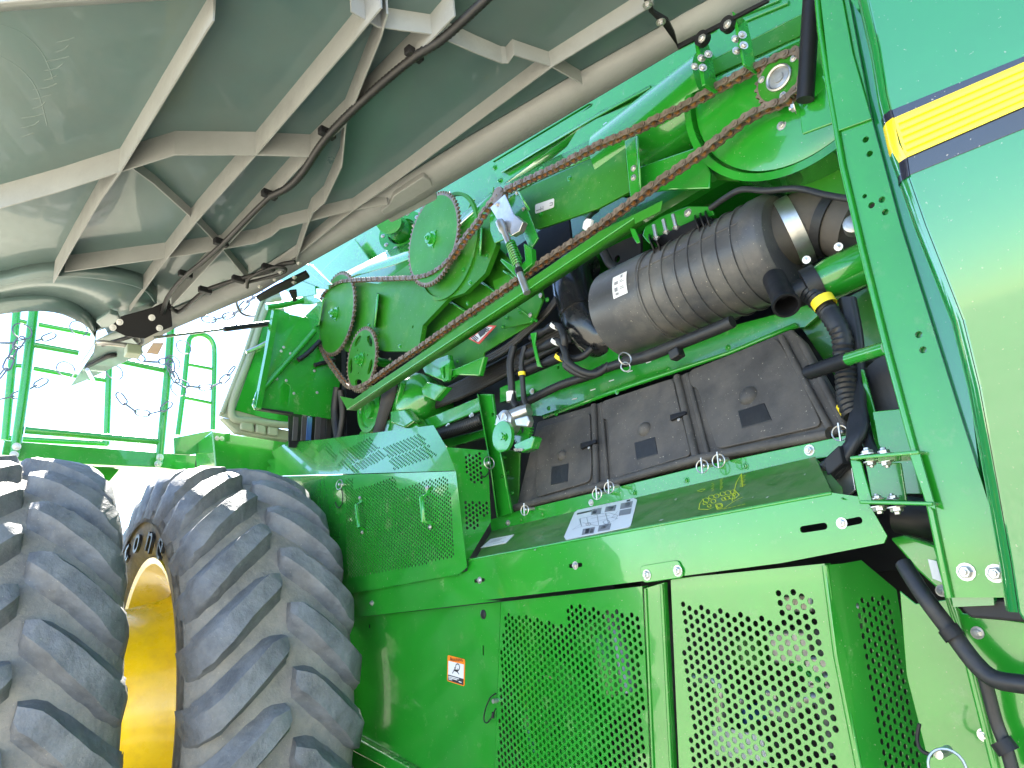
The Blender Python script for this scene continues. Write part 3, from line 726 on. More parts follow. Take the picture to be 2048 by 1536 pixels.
# arch: inner rib, deep concave lip, outer flange
lip_top = [(-160, 622), (-60, 606), (0, 596), (49, 591), (98, 591), (137, 600), (166, 615), (187, 637), (193, 662)]
lip_bot = [(-160, 660), (-60, 640), (0, 629), (39, 624), (78, 622), (118, 627), (150, 640), (176, 655), (190, 676)]
ltop = [SHP.at(p, 0.03) for p in lip_top]; lbot = [SHP.at(p, 0.075) for p in lip_bot]
ain_r = [SHP.at(p, 0.05) for p in [(-160, 580), (-60, 573), (0, 569), (60, 556), (118, 550), (195, 554), (283, 574), (312, 605), (262, 640)]]
strip('arch_band', smooth_path(ain_r, 4), smooth_path([p + SHP.n * 0.0 for p in ltop], 4), 'comp', shield, th=0.004, auto=80)
strip('arch_flange', smooth_path(ltop, 4), smooth_path(lbot, 4), 'comp', shield, th=0.004, auto=80)
rim_ = smooth_path(ain_r[:-1], 4)
strip('arch_wall', [p + SHP.n * 0.006 for p in rim_], [p - SHP.n * 0.055 for p in rim_], 'comp', shield, th=0.006, auto=80)
plate('front_corner', q('O', (985, 830), (965, 950), (730, 1308), (900, 1240), (1350, 1020), (1480, 960), (1450, 900), (1250, 690)), SHP, 0.004, 'comp', shield, off=0.045)
strip('corner_flange', [SHP.at(p, 0.046) for p in q('O', (985, 830), (965, 950), (730, 1308))], [SHP.at(p, 0.075) for p in q('O', (982, 860), (968, 960), (735, 1308))], 'comp', shield, th=0.004)
strip('corner_seal', [SHP.at(p, 0.05) for p in q('O', (870, 1190), (1100, 1070), (1190, 1060))], [SHP.at(p, 0.055) for p in q('O', (880, 1215), (1110, 1105), (1200, 1085))], 'black', shield, th=0.01)
# turned edge along the hinge side
e2 = [(262, 640), (290, 640), (345, 618), (505, 548), (600, 485), (830, 340), (935, 275), (1130, 160), (1300, 65), (1470, -30)]
e1 = [(192, 740), (273, 700), (345, 658), (513, 587), (620, 524), (873, 383), (979, 321), (1181, 202), (1354, 100), (1540, 0)]
e2 = e2[:1] + e2[1:]
la = [SHP.at(p, 0.003) for p in e2]; lb = [SHP.at(p, 0.035) for p in e1]
strip('hinge_edge', la, lb, 'rib', shield, th=0.005, auto=60)
strip('hinge_edge_lip', lb, [p - SHP.n * 0.05 for p in lb], 'rib', shield, th=0.005, auto=60)
plate('edge_boss', q('B', (520, 1150), (545, 1100), (720, 985), (760, 1010), (795, 1095), (800, 1120), (530, 1260), (470, 1190)), SHP, 0.02, 'rib', shield, off=0.030, bevel=0.006, rnd=0.01)
strip('outer_flange', [SHP.at(p, 0.0) for p in [(-160, 70), (0, 20), (160, 8), (330, -2), (700, -38)]], [SHP.at(p, 0.05) for p in [(-160, 60), (0, 4), (160, -10), (330, -22), (700, -60)]], 'rib', shield, th=0.006)
# moulded marks on the underside, upper left
for px_ in (((-20, 42), (40, 62), (85, 105), (108, 160)), ((-20, 100), (40, 135), (75, 180), (95, 250))):
    tube('moulded_arc', [SHP.at(p, -0.0023) for p in px_], 0.0028, 'comp', shield, seg=8)
for k in range(11):
    t = k / 10; a = (58 + 78 * t, 268 - 190 * t); w = 16 + 7 * ((k * 7) % 3)
    tube('moulded_marking', [SHP.at((a[0] - w, a[1] + 5), -0.0028), SHP.at((a[0], a[1]), -0.0028), SHP.at((a[0] + w * 0.6, a[1] - 5 - 4 * (k % 2)), -0.0028)], 0.0034, 'comp', shield, seg=8)
# cable with clips
cable_px = [(990, -20), (965, 5), (885, 78), (828, 115), (745, 184), (656, 272), (605, 345), (575, 375), (540, 393), (500, 432), (445, 488), (405, 524), (369, 554), (335, 596), (318, 640), (275, 668), (205, 690)]
tube('cable', [SHP.at(p, 0.07) for p in cable_px[:9]], 0.0115, 'rubber', shield, seg=10, ridges=0.012)
tube('cable', [SHP.at(p, 0.068) for p in cable_px[8:]], 0.0085, 'rubber', shield, seg=8)
tube('cable', [SHP.at(p, 0.055) for p in [(340, 612), (350, 622), (365, 620), (407, 584), (440, 570), (475, 559), (505, 551), (537, 543), (560, 530), (590, 524)]], 0.0085, 'rubber', shield, seg=8)
tube('cable', T('D', (1580, 320, -0.25), (1480, 340, -0.28), (1400, 395, -0.30), (1385, 460, -0.28), (1420, 520, -0.22), (1500, 530, -0.12), (1590, 490, -0.05)), 0.006, 'rubber', shield, seg=8)
for p in [(826, 108), (652, 266), (537, 389), (440, 485), (369, 549)] + q('D', (1195, 382), (1390, 318), (1565, 250)):
    P = SHP.at(p, 0.062); t = (SHP.at((p[0] + 20, p[1] - 18), 0.062) - P).normalized(); s = SHP.n.cross(t).normalized()
    box('clip', P - t * 0.010 - s * 0.026 - SHP.n * 0.012, t * 0.020, s * 0.046, SHP.n * 0.022, 'black', shield, bevel=0.003)
# brackets under the shield
SBR = Plane(SHP.at((290, 640), 0.10), (1, -0.1, -0.45))
b1 = plate('shield_bracket', q('O', (1120, 800), (1240, 680), (1560, 590), (1740, 510), (1768, 785), (1600, 850), (1480, 910), (1280, 880)), SBR, 0.008, 'jet', shield, bevel=0.003)
bolts(q('D', (888, 542), (933, 603), (700, 568), (660, 600)), SBR.off(0.001), 0.0105, shield)
b2 = plate('shield_bracket', q('D', (1500, 345), (1520, 370), (1690, 290), (1812, 225), (1790, 192), (1600, 285)), SHP, 0.012, 'jet', shield, off=0.06, bevel=0.003)
plate('shield_bracket', q('D', (1690, 290), (1735, 285), (1740, 340), (1715, 352)), SHP, 0.012, 'jet', shield, off=0.075, bevel=0.003)
bolts(q('D', (1748, 222), (1640, 275), (1608, 320), (1520, 360), (1722, 305), (1720, 335)), SHP.off(0.077), 0.008, shield)
for p in (q('D', (1560, 300))[0],):
    P = SHP.at(p, 0.07); t = (SHP.at((p[0] + 20, p[1] - 9), 0.07) - P).normalized()
    tube('cable_loop', [P - t * 0.10 + SHP.n * 0.01, P - t * 0.05 + SHP.n.cross(t) * 0.03, P + t * 0.06 + SHP.n.cross(t) * 0.03, P + t * 0.09, P + t * 0.05 - SHP.n.cross(t) * 0.02, P - t * 0.10 - SHP.n * 0.01], 0.006, 'rubber', shield, seg=8)
# latch gear on the front corner
lg = SHP.off(0.085)
plate('latch', q('D', (560, 570), (640, 515), (690, 530), (700, 560), (660, 600), (590, 600)), lg, 0.02, 'comp', shield, bevel=0.006)
tube('cable', [lg.at(p, 0.01) for p in q('D', (790, 560), (800, 600), (815, 640), (835, 680), (820, 700))], 0.006, 'rubber', shield, seg=8)
box('connector', lg.at(q('D', (745, 690))[0], 0.03), SHP.u * 0.06, SHP.v * 0.055, SHP.n * 0.04, 'gasket', shield, bevel=0.004)
tube('latch_rod', [lg.at(p, 0.01) for p in q('D', (570, 690), (620, 690), (750, 705), (820, 715))], 0.011, 'steel', shield, seg=8)
tube('latch_rod', [lg.at(p, 0.015) for p in q('D', (510, 845), (545, 910))], 0.008, 'zinc', shield, seg=8)
plate('tag', q('D', (895, 690), (960, 690), (925, 760), (855, 750)), lg, 0.001, 'tag', shield, bevel=0)
# gas spring to the drive housing
gA, gB = SHP.at(q('D', (900, 660))[0], 0.085), at(*q('D', (1785, 550))[0], 0.02)
gm = gA.lerp(gB, 0.42)
gs_ = tube('gas_spring', [gm, gB], 0.0125, 'black', HV, sm=False, seg=12)
tube('rod', [gA, gm], 0.006, 'steel', gs_, sm=False, seg=8)

# ------------------------------------------------------------------ dual wheels
def tyre_r(y):
    pts = [(0.0, 0.850), (0.10, 0.846), (0.17, 0.831), (0.22, 0.805), (0.25, 0.770), (0.268, 0.728), (0.275, 0.68), (0.268, 0.63)]
    y = abs(y)
    for (a, ra), (b, rb) in zip(pts, pts[1:]):
        if a <= y <= b: return ra + (rb - ra) * (y - a) / (b - a)
    return pts[-1][1]
def lug_mesh(side, var):
    def build():
        rg = random.Random(var * 17 + side)
        st0 = [(0.008, 0.004, 0.050), (0.05, -0.026, 0.053), (0.10, -0.078, 0.054), (0.16, -0.145, 0.055), (0.215, -0.208, 0.057), (0.250, -0.242, 0.056), (0.272, -0.258, 0.036)]
        st = []
        for a, b in zip(st0, st0[1:]):
            st += [a, tuple((x + y) / 2 for x, y in zip(a, b))]
        st.append(st0[-1]); V = []; F = []; n = len(st)
        for i, (y, th, h) in enumerate(st):
            f = i / (n - 1)
            r = tyre_r(y); wb, wt = 0.064 + 0.014 * f, 0.037 + 0.011 * f
            if i == 0: wb, wt, h = 0.044, 0.026, h * 0.75
            if i == 1: wb, wt = 0.060, 0.035
            for w, rr, jt in ((-wb, r - 0.006, 0), (-wt * 1.25, r + h * 0.30, 1), (-wt * 0.98, r + h * 0.78, 1), (-wt * 0.78, r + h, 1.3), (wt * 0.78, r + h, 1.3), (wt * 0.98, r + h * 0.78, 1), (wt * 1.25, r + h * 0.30, 1), (wb, r - 0.006, 0)):
                w += rg.uniform(-0.0025, 0.0025) * jt; rr += rg.uniform(-0.0018, 0.0018) * jt
                dth = w * 0.78 / r; dy = w * 0.42
                if i == 0: dy *= 0.3
                yv = y + dy * (1.0 if f < 0.8 else 0.4)
                a = th + dth
                V.append((rr * math.cos(a), side * yv, rr * math.sin(a)))
        for i in range(n - 1):
            for k in range(7): F.append([8 * i + k, 8 * i + k + 1, 8 * i + 9 + k, 8 * i + 8 + k])
        F.append([7, 6, 5, 4, 3, 2, 1, 0]); F.append([8 * n - 8 + k for k in range(8)])
        return mesh_only(V, F, ['lug'], auto=45)
    return proto('lug%d_%d' % (side, var), build)
def wheel(c, label, letters):
    W = empty('wheel', c, HV); W['label'] = label
    half = [(y, tyre_r(y)) for y in (0, 0.05, 0.10, 0.14, 0.17, 0.195, 0.22, 0.235, 0.25, 0.26, 0.268, 0.273, 0.275, 0.272, 0.268)] + [(0.258, 0.60), (0.24, 0.565), (0.222, 0.545), (0.21, 0.528)]
    prof = [(-y, r) for y, r in half[::-1]] + half[1:]
    lathe('tyre', c, (0, 1, 0), prof, 'tyre', W, seg=96, auto=60)
    rimp = [(0.235, 0.548), (0.228, 0.548), (0.222, 0.530), (0.17, 0.510), (0.13, 0.470), (0.05, 0.455), (-0.05, 0.455), (-0.13, 0.470), (-0.17, 0.510), (-0.222, 0.530), (-0.228, 0.548), (-0.236, 0.546), (-0.230, 0.522),
            (-0.17, 0.498), (-0.135, 0.462), (-0.12, 0.440), (-0.125, 0.415), (-0.16, 0.395), (-0.22, 0.378), (-0.30, 0.360), (-0.38, 0.352), (-0.42, 0.34), (-0.43, 0.20)]
    lathe('rim', c, (0, 1, 0), rimp, 'yellow', W, seg=72, auto=28)
    NL = 27
    for i in range(NL):
        for side in (-1, 1):
            a = 2 * math.pi * (i + (0.5 if side > 0 else 0.0)) / NL
            o = bpy.data.objects.new('lug', lug_mesh(side, (i * 5 + (side > 0) * 2) % 4)); link(o, W, c); o.rotation_euler = (0, -a, 0)
    if letters:
        for ch, px, w in (('t', (256, 1105), 0.07), ('o', (277, 1082), 0.09), ('n', (303, 1079), 0.09), ('e', (325, 1089), 0.085), ('s', (346, 1118), 0.08)):
            Y = c[1] - 0.268; P = at(px[0], px[1], Y); rad = (P - Vector(c)); rad.y = 0
            tang = Vector((rad.z, 0, -rad.x)).normalized()
            # upright letters run clockwise seen from outside
            tang = tang if tang.x > 0 else -tang
            if ch == 's': continue
            pl = Plane(P, (0, -1, 0.12))
            text(ch, pl, P, 0.155, 'letter', W, u=tang, ext=0.006, width=w, name='raised_letter')
    return W
WC = Vector((-3.10, -0.354, 0.935))
wheel(WC, 'inner wheel of the pair with yellow rim', True)
wheel(WC + Vector((0.02, -0.700, 0.0)), 'outer wheel of the pair', False)
lathe('rim_reflection_cover', WC + Vector((0, 0.21, 0)), (0, 1, 0), [(0, 0.0), (0, 0.50), (0.06, 0.50), (0.08, 0.45), (0.08, 0)], 'green', HV, seg=48)  # unseen disc added to keep the rim's yellow reflection off the panel
lathe('axle', WC + Vector((0, 0.2, 0)), (0, 1, 0), [(-1.2, 0.12), (0.9, 0.12)], 'green', HV, seg=24)

# ------------------------------------------------------------------ drive chain and sprockets
YC = 0.080
def E_(*p): return q('E', *p)
spr = [(E_((908, 450), (950, 280), (1060, 180), (1160, 160), (1235, 230), (1262, 330), (1225, 430), (1120, 550), (1000, 585), (930, 540)), 62, 'hub'),
       (E_((385, 850), (420, 730), (500, 640), (570, 630), (630, 690), (638, 790), (600, 900), (520, 985), (440, 1000)), 54, 'hub'),
       (E_((553, 1130), (580, 1020), (650, 945), (715, 935), (760, 985), (765, 1070), (730, 1150), (660, 1215), (590, 1225)), 44, 'slots'),
       (q('C', (745, 440), (740, 400), (760, 340), (820, 285), (900, 270), (985, 430), (900, 470), (800, 480)), 22, 'big')]
SP = []
for pix, nt, kind in spr:
    c, r = fit_circle(pix, YC); SP.append((c, r)); print('sprocket', tuple(round(v, 3) for v in c), round(r, 3))
    pl = Plane(c, (0, -1, 0)); uv = []
    dp = min(0.010, r * 0.10)
    for i in range(nt):
        for f, rr in ((0.0, r - dp), (0.22, r - dp * 0.9), (0.40, r), (0.60, r), (0.78, r - dp * 0.9)):
            t = 2 * math.pi * (i + f) / nt; uv.append(Vector((rr * math.cos(t), rr * math.sin(t))))
    holes = []
    if kind == 'slots':
        for k in range(5):
            t0 = 2 * math.pi / 5 * k + 0.25; ps = []
            for i in range(9): t = t0 + 0.72 * i / 8; rr = r * (0.70 + 0.10 * min(1, min(i, 8 - i) / 1.5)); ps.append(Vector((rr * math.cos(t), rr * math.sin(t))))
            for i in range(9): t = t0 + 0.72 * (1 - i / 8); rr = r * (0.70 - 0.10 * min(1, min(i, 8 - i) / 1.5)) - 0.0004; ps.append(Vector((rr * math.cos(t), rr * math.sin(t))))
            holes.append(ps)
        for k in range(3): holes.append(circ((r * 0.42 * math.cos(2.1 * k), r * 0.42 * math.sin(2.1 * k)), 0.005, 10))
    S = sheet('sprocket', uv, holes, pl, 0.010, 'green_satin_shade', HV, off=0.005)
    th = sheet('toothed_rim', [p * 1.004 for p in uv], [circ((0, 0), r - dp * 1.6, 48)], pl, 0.0104, 'chain', S, off=0.0052)
    if kind == 'big':
        lathe('bearing', c, (0, -1, 0), [(-0.03, 0.030), (0.010, 0.030), (0.012, 0.027), (0.010, 0.024), (-0.01, 0.023), (-0.012, 0.0)], 'steel', S, seg=32)
        lathe('shaft', c, (0, -1, 0), [(-0.03, 0.0235), (0.0065, 0.0235), (0.0075, 0.012), (0.010, 0.011), (0.010, 0)], 'steel', S, seg=24)
        for a in (0.5, 2.6, 4.7): bolt(c + Vector((0.045 * math.cos(a), -0.006, 0.045 * math.sin(a))), (0, -1, 0), 0.007, S)
    else:
        lathe('hub', c, (0, -1, 0), [(-0.02, 0.030), (0.010, 0.030), (0.011, 0.022), (0.026, 0.020), (0.0265, 0.0)], 'green', S, seg=24)
        bolt(c + Vector((0, -0.026, 0)), (0, -1, 0), 0.012, S, 'green')
        for a in (0.6, 2.7, 4.8): bolt(c + Vector((0.034 * math.cos(a), -0.006, 0.034 * math.sin(a))), (0, -1, 0), 0.005, S, 'green')
        lathe('shaft', c + Vector((0, 0.02, 0)), (0, 1, 0), [(0, 0.02), (0.12, 0.02)], 'green', S, seg=16)
def rnd_ring(c, r, a0, a1, n): return [c + Vector((r * math.cos(a0 + (a1 - a0) * i / n), 0, r * math.sin(a0 + (a1 - a0) * i / n))) for i in range(n + 1)]
PCN = PY(YC)
path = [PCN.at(p) for p in q('C', (900, 268), (840, 290), (700, 352), (550, 430), (430, 500), (300, 562), (180, 620), (60, 672)) + q('B', (1750, 850), (1500, 980), (1300, 1070), (1200, 1120), (1120, 1190), (1060, 1275))
        + E_((1330, 285), (1250, 385), (1170, 500), (1090, 567), (1000, 598), (850, 606), (700, 612), (600, 618), (525, 632), (455, 680), (405, 765), (386, 870), (402, 965), (450, 1068), (520, 1172), (572, 1232), (622, 1246), (680, 1226), (740, 1185), (860, 1100), (1000, 1008), (1200, 868), (1500, 662), (1700, 520), (1900, 392))
        + q('C', (0, 1085), (250, 900), (500, 725), (700, 572), (850, 497))]
c4, r4 = SP[3]
a_end = math.atan2(path[-1].z - c4.z, path[-1].x - c4.x); a_st = math.atan2(path[0].z - c4.z, path[0].x - c4.x)
arc = rnd_ring(c4, r4 - 0.002, a_end + 0.25, a_st - 0.2, 8) if a_st > a_end else rnd_ring(c4, r4 - 0.002, a_end + 0.25, a_st + 2 * math.pi - 0.2, 10)
loop = smooth_path(path, 5)[:-1] + arc
Ls = [0.0]
for a, b in zip(loop, loop[1:] + loop[:1]): Ls.append(Ls[-1] + (b - a).length)
NLK = int(round(Ls[-1] / 0.0254 / 2)) * 2; PT = Ls[-1] / NLK
nodes = []; j = 0; lp2 = loop + [loop[0]]
for i in range(NLK):
    s = i * PT
    while Ls[j + 1] < s: j += 1
    nodes.append(lp2[j].lerp(lp2[j + 1], (s - Ls[j]) / max(1e-9, Ls[j + 1] - Ls[j])))
def plate_outline(L, r, waist, n=6):
    o = []
    for i in range(n + 1): t = -math.pi / 2 + math.pi * i / n; o.append((L / 2 + r * math.cos(t), r * math.sin(t)))
    o.append((0, waist))
    for i in range(n + 1): t = math.pi / 2 + math.pi * i / n; o.append((-L / 2 + r * math.cos(t), r * math.sin(t)))
    o.append((0, -waist)); return o
def link_mesh(outer):
    V = []; F = []; X = []
    ol = plate_outline(PT, 0.0092, 0.0066); yo = 0.0112 if outer else 0.0078
    for y0 in (-yo, yo):
        s = len(V); n = len(ol)
        for y in (y0 - 0.0016, y0 + 0.0016):
            V.extend([(x, y, z) for x, z in ol])
        F.append([s + i for i in range(n)]); F.append([s + n + i for i in range(n)][::-1]); X += [0, 0]
        for i in range(n): F.append([s + i, s + (i + 1) % n, s + n + (i + 1) % n, s + n + i]); X.append(0)
    r, y1, mi = (0.0042, 0.0150, 0) if outer else (0.0072, 0.0066, 1)
    for cx in (-PT / 2, PT / 2):
        s = len(V); n = 10
        for y in (-y1, y1):
            V.extend([(cx + r * math.cos(2 * math.pi * i / n), y, r * math.sin(2 * math.pi * i / n)) for i in range(n)])
        for i in range(n): F.append([s + i, s + (i + 1) % n, s + n + (i + 1) % n, s + n + i]); X.append(mi)
        F.append([s + i for i in range(n)][::-1]); F.append([s + n + i for i in range(n)]); X += [mi, mi]
    return mesh_only(V, F, ['chain', 'roller'], X, auto=35)
chain = empty('drive_chain', nodes[0], HV); chain['label'] = 'rusty roller chain'
for i in range(NLK):
    a, b = nodes[i], nodes[(i + 1) % NLK]; d = b - a
    o = bpy.data.objects.new('chain_link', proto('lk%d' % (i % 2), lambda: link_mesh(i % 2 == 0)))
    link(o, chain, (a + b) / 2); o.rotation_euler = (random.uniform(-.05, .05), -math.atan2(d.z, d.x), 0)
print('links', NLK, PT)

# chain guard angle
g0, g1 = E_((525, 1295), (568, 1372)), None
ga = [PY(0.035).at(p) for p in E_((540, 1330)) + q('C', (235, 960))]
top0, top1 = PY(0.035).at(E_((560, 1322))[0]), PY(0.035).at(q('F', (700, 240))[0])
bot0, bot1 = PY(0.035).at(E_((570, 1350))[0]), PY(0.035).at(q('F', (690, 262))[0])
hl = [(694, 819), (1025, 600), (1200, 482), (1268, 436)]
gface = plate('chain_guard', [(704, 800), (990, 606), (1200, 462)] + q('F', (830, 130), (820, 185), (690, 250)) + hl[::-1], PY(0.035), 0.004, 'green_satin_shade', HV, bevel=0.0015, label='long angle iron guard below the chain')
gu = [PY(0.035).at(p) for p in hl]
strip('lower_flange', gu, [p + Vector((0, 0.042, 0.0)) for p in gu], 'green_satin_shade', gface, th=0.004)
tube('folded_edge', [p + Vector((0, 0.001, 0)) for p in gu], 0.003, 'green', gface, sm=False, seg=8)
plate('end_gusset', q('N', (150, 985), (300, 1015), (225, 1118)), PY(0.034), 0.006, 'green_satin_shade', gface)
plate('rib_gusset', q('F', (660, 268), (690, 275), (716, 345), (700, 350), (680, 320)), PY(0.06), 0.004, 'green', gface)

# drive housing behind the sprockets
PH = PY(0.115)
housing = plate('drive_housing', E_((430, 720), (560, 610), (760, 640), (990, 480), (1290, 250), (1420, 130), (1440, 410), (1375, 575), (1255, 690), (1160, 722), (1010, 880), (985, 1032), (790, 1032), (620, 985), (520, 960)), PH, 0.02, 'green_satin_shade', HV, bevel=0.004,
     holes=[chole(PH, E_((953, 888))[0], 0.006)])
ht = [PH.at(p) for p in E_((520, 640), (620, 590), (860, 520), (1100, 430), (1290, 260), (1430, 130))]
hb2 = [PY(0.20).at(p) for p in E_((500, 600), (600, 550), (820, 440), (1000, 370), (1260, 215), (1400, 95))]
strip('sloped_top', ht, hb2, 'green', housing, th=0.004)
bolts(E_((1388, 473), (1290, 630), (1250, 555), (1078, 625), (1020, 490), (878, 1003), (700, 880), (1312, 470)), PH, 0.008, housing, 'green')
strip('stiffener', [PH.at(p, 0.001) for p in E_((740, 690), (720, 890))], [PH.at(p, 0.03) for p in E_((752, 700), (732, 890))], 'green', housing)
strip('stiffener', [PH.at(p, 0.001) for p in E_((1345, 300), (1338, 470))], [PH.at(p, 0.03) for p in E_((1358, 310), (1350, 475))], 'green', housing)
plate('bearing_plate', E_((510, 960), (640, 900), (760, 930), (700, 1040), (560, 1035)), PY(0.11), 0.008, 'green_satin_shade', housing, rnd=0.02)
c1, r1 = SP[0]
lathe('bearing_ring', c1 + Vector((0.04, 0.030, -0.04)), (0, -1, 0), [(-0.01, r1 * 1.12), (0.003, r1 * 1.12), (0.003, r1 * 1.05), (-0.01, r1 * 1.05)], 'green_satin_shade', housing, seg=48)
# body plates under the housing
plate('side_sheet', E_((980, 880), (1160, 730), (1380, 580), (1450, 420), (1620, 600), (1700, 640), (1720, 720), (1650, 870), (1500, 960), (1370, 1040), (1340, 1180), (1180, 1160), (1000, 1040)), PY(0.19), 0.006, 'green_satin_shade', HV)
plate('side_sheet', E_((1420, 620), (1560, 560), (1690, 680), (1710, 740), (1660, 860), (1480, 900)), PY(0.165), 0.006, 'green_satin_shade', HV)
for a, b in (((1340, 620), (1680, 860)), ((1480, 560), (1690, 700)), ((1160, 740), (1340, 850))):
    strip('fold', [PY(0.16).at(p) for p in E_(a, b)], [PY(0.19).at(p) for p in E_((a[0] + 8, a[1] - 14), (b[0] + 8, b[1] - 14))], 'green', HV)
bolts(E_((1275, 750), (1500, 835), (1650, 850), (1740, 730), (1480, 890), (1580, 800), (1215, 1090), (1290, 1130)), PY(0.16), 0.007, HV, 'green')
bolts(E_((1640, 820), (1700, 705), (820, 1078)), PY(0.16), 0.007, HV)
plate('lower_bracket', E_((1000, 1110), (1160, 1050), (1180, 1140), (1370, 1060), (1340, 1175), (1200, 1170), (1140, 1210), (1020, 1160)), PY(0.13), 0.02, 'green', HV, bevel=0.004)
plate('lower_bracket', E_((1100, 1090), (1170, 1080), (1160, 1200), (1130, 1210)), PY(0.11), 0.012, 'green', HV, holes=[slot(PY(0.11), *E_((1135, 1130), (1138, 1180)), 0.007)])
plate('lower_bracket', E_((1000, 1250), (1035, 1210), (1150, 1240), (1080, 1320), (1010, 1290)), PY(0.12), 0.03, 'green', HV, bevel=0.004)
# pulley, belt and canister under the chain
pc, pr = at(*E_((700, 1370))[0], 0.12), 0.10
pul = lathe('pulley', pc, (0, -1, 0), [(-0.05, pr * 0.9), (0.0, pr), (0.008, pr), (0.008, pr * 0.80), (-0.004, pr * 0.76), (-0.004, pr * 0.4), (0.01, pr * 0.38), (0.012, 0.0)], 'green', HV, seg=48)
lathe('rusty_groove', pc, (0, 1, 0), [(0.012, pr * 0.97), (0.03, pr * 1.02), (0.045, pr * 0.97)], 'rust', pul, seg=48)
strip('drive_belt', [PY(0.10).at(p) for p in E_((790, 1180), (760, 1350), (720, 1510), (690, 1600))], [PY(0.13).at(p) for p in E_((870, 1180), (850, 1300), (800, 1440), (760, 1600))], 'belt', HV, th=0.008)
lathe('canister', at(*E_((990, 1320))[0], 0.22), (0.3, -1, 0.1), [(-0.1, 0.10), (0.02, 0.11), (0.06, 0.10), (0.08, 0.05), (0.085, 0.0)], 'green', HV, seg=40, auto=60)
tube('post_rod', T('E', (900, 1210, 0.12), (870, 1330, 0.14), (860, 1450, 0.16)), 0.012, 'green', HV, seg=8)
plate('lower_casting', E_((640, 1500), (800, 1430), (950, 1420), (1010, 1500), (1000, 1600), (620, 1620)), PY(0.14), 0.05, 'green', HV, bevel=0.006)
plate('lower_casting', E_((820, 1380), (900, 1370), (960, 1440), (900, 1480), (820, 1450)), PY(0.12), 0.04, 'green', HV, bevel=0.006)
# hydraulic hoses in a bunch
for k in range(7):
    o = k * 18
    tube('hydraulic_hose', T('E', (1080, 1290 + o * 0.6, 0.24), (1250, 1210 + o * 0.75, 0.25), (1450, 1105 + o * 0.8, 0.26), (1700, 965 + o * 0.85, 0.28), (1950, 840 + o * 0.9, 0.32)), 0.011, 'rubber', HV, seg=8)
for k in range(3):
    o = k * 14
    tube('hydraulic_hose', T('E', (1360, 1080 + o, 0.2), (1500, 1000 + o, 0.2), (1640, 880 + o, 0.20), (1760, 760 + o, 0.2), (1830, 640 + o, 0.22)), 0.007, 'rubber', HV, seg=8)

# chain tensioner
tn = empty('chain_tensioner', PY(0.05).at(E_((1500, 250))[0]), HV)
PT1 = PY(0.045)
plate('zinc_bracket', E_((1404, 190), (1490, 112), (1545, 232), (1597, 275), (1575, 330), (1530, 357), (1462, 285)), PT1, 0.004, 'zinc', tn, bevel=0.002)
plate('bracket_side', E_((1545, 232), (1597, 275), (1575, 330), (1528, 356), (1520, 318)), PY(0.035), 0.02, 'zinc', tn, bevel=0.002)
plate('tension_arm', E_((1400, 210), (1560, 100), (1625, 210), (1685, 370), (1640, 440), (1590, 330), (1430, 400), (1405, 330)), PY(0.095), 0.006, 'green', tn, bevel=0.002)
plate('spring_bracket', E_((1495, 390), (1545, 380), (1590, 490), (1560, 550), (1530, 530), (1505, 440)), PY(0.06), 0.004, 'green', tn, bevel=0.002)
plate('spring_bracket', E_((1600, 400), (1645, 430), (1650, 520), (1560, 600), (1462, 500), (1470, 488), (1560, 545), (1610, 500)), PY(0.055), 0.02, 'green', tn, bevel=0.002)
rodp = [PY(0.04).at(p) for p in E_((1478, 290), (1520, 390), (1575, 550))]
tube('adjuster_rod', rodp, 0.007, 'zinc', tn, sm=False, seg=10)
r2 = [PY(0.03).at(p) for p in E_((1570, 550), (1622, 690))]
tube('threaded_end', r2, 0.011, 'zinc', tn, sm=False, seg=12)
tube('threaded_sleeve', [r2[0], r2[0].lerp(r2[1], 0.2)], 0.0125, 'black', tn, sm=False, seg=12)
ax_ = (rodp[2] - rodp[1]); Ln = ax_.length; ax_.normalize(); s1 = ax_.orthogonal().normalized(); s2_ = ax_.cross(s1)
tube('spring', [rodp[1] + ax_ * (Ln * 0.85 * i / 96) + (s1 * math.cos(i * 0.65) + s2_ * math.sin(i * 0.65)) * 0.013 for i in range(97)], 0.0028, 'green', tn, sm=False, seg=6)
bolt(PT1.at(E_((1448, 172))[0]), (0, -1, 0), 0.009, tn)
lathe('sleeve', rodp[0] + Vector((0, -0.008, 0)), rodp[1] - rodp[0], [(-0.01, 0), (-0.01, 0.014), (0.03, 0.014), (0.04, 0.009), (0.09, 0.009)], 'zinc', tn, seg=14)
for p in E_((1562, 105), (1605, 160), (1600, 198), (1170, 110)): bolt(PY(0.09).at(p), (0, -1, 0), 0.007, tn)
strip('arm_flange', [PY(0.094).at(p) for p in E_((1560, 100), (1625, 210))], [PY(0.05).at(p) for p in E_((1572, 96), (1638, 205))], 'green', tn)
c5 = PCN.at(q('B', (1150, 1110))[0]) + Vector((0.015, 0.0, -0.035))
lathe('idler_roller', c5, (0, 1, 0), [(-0.012, 0), (-0.012, 0.03), (0.012, 0.03), (0.012, 0)], 'chain', tn, seg=20)

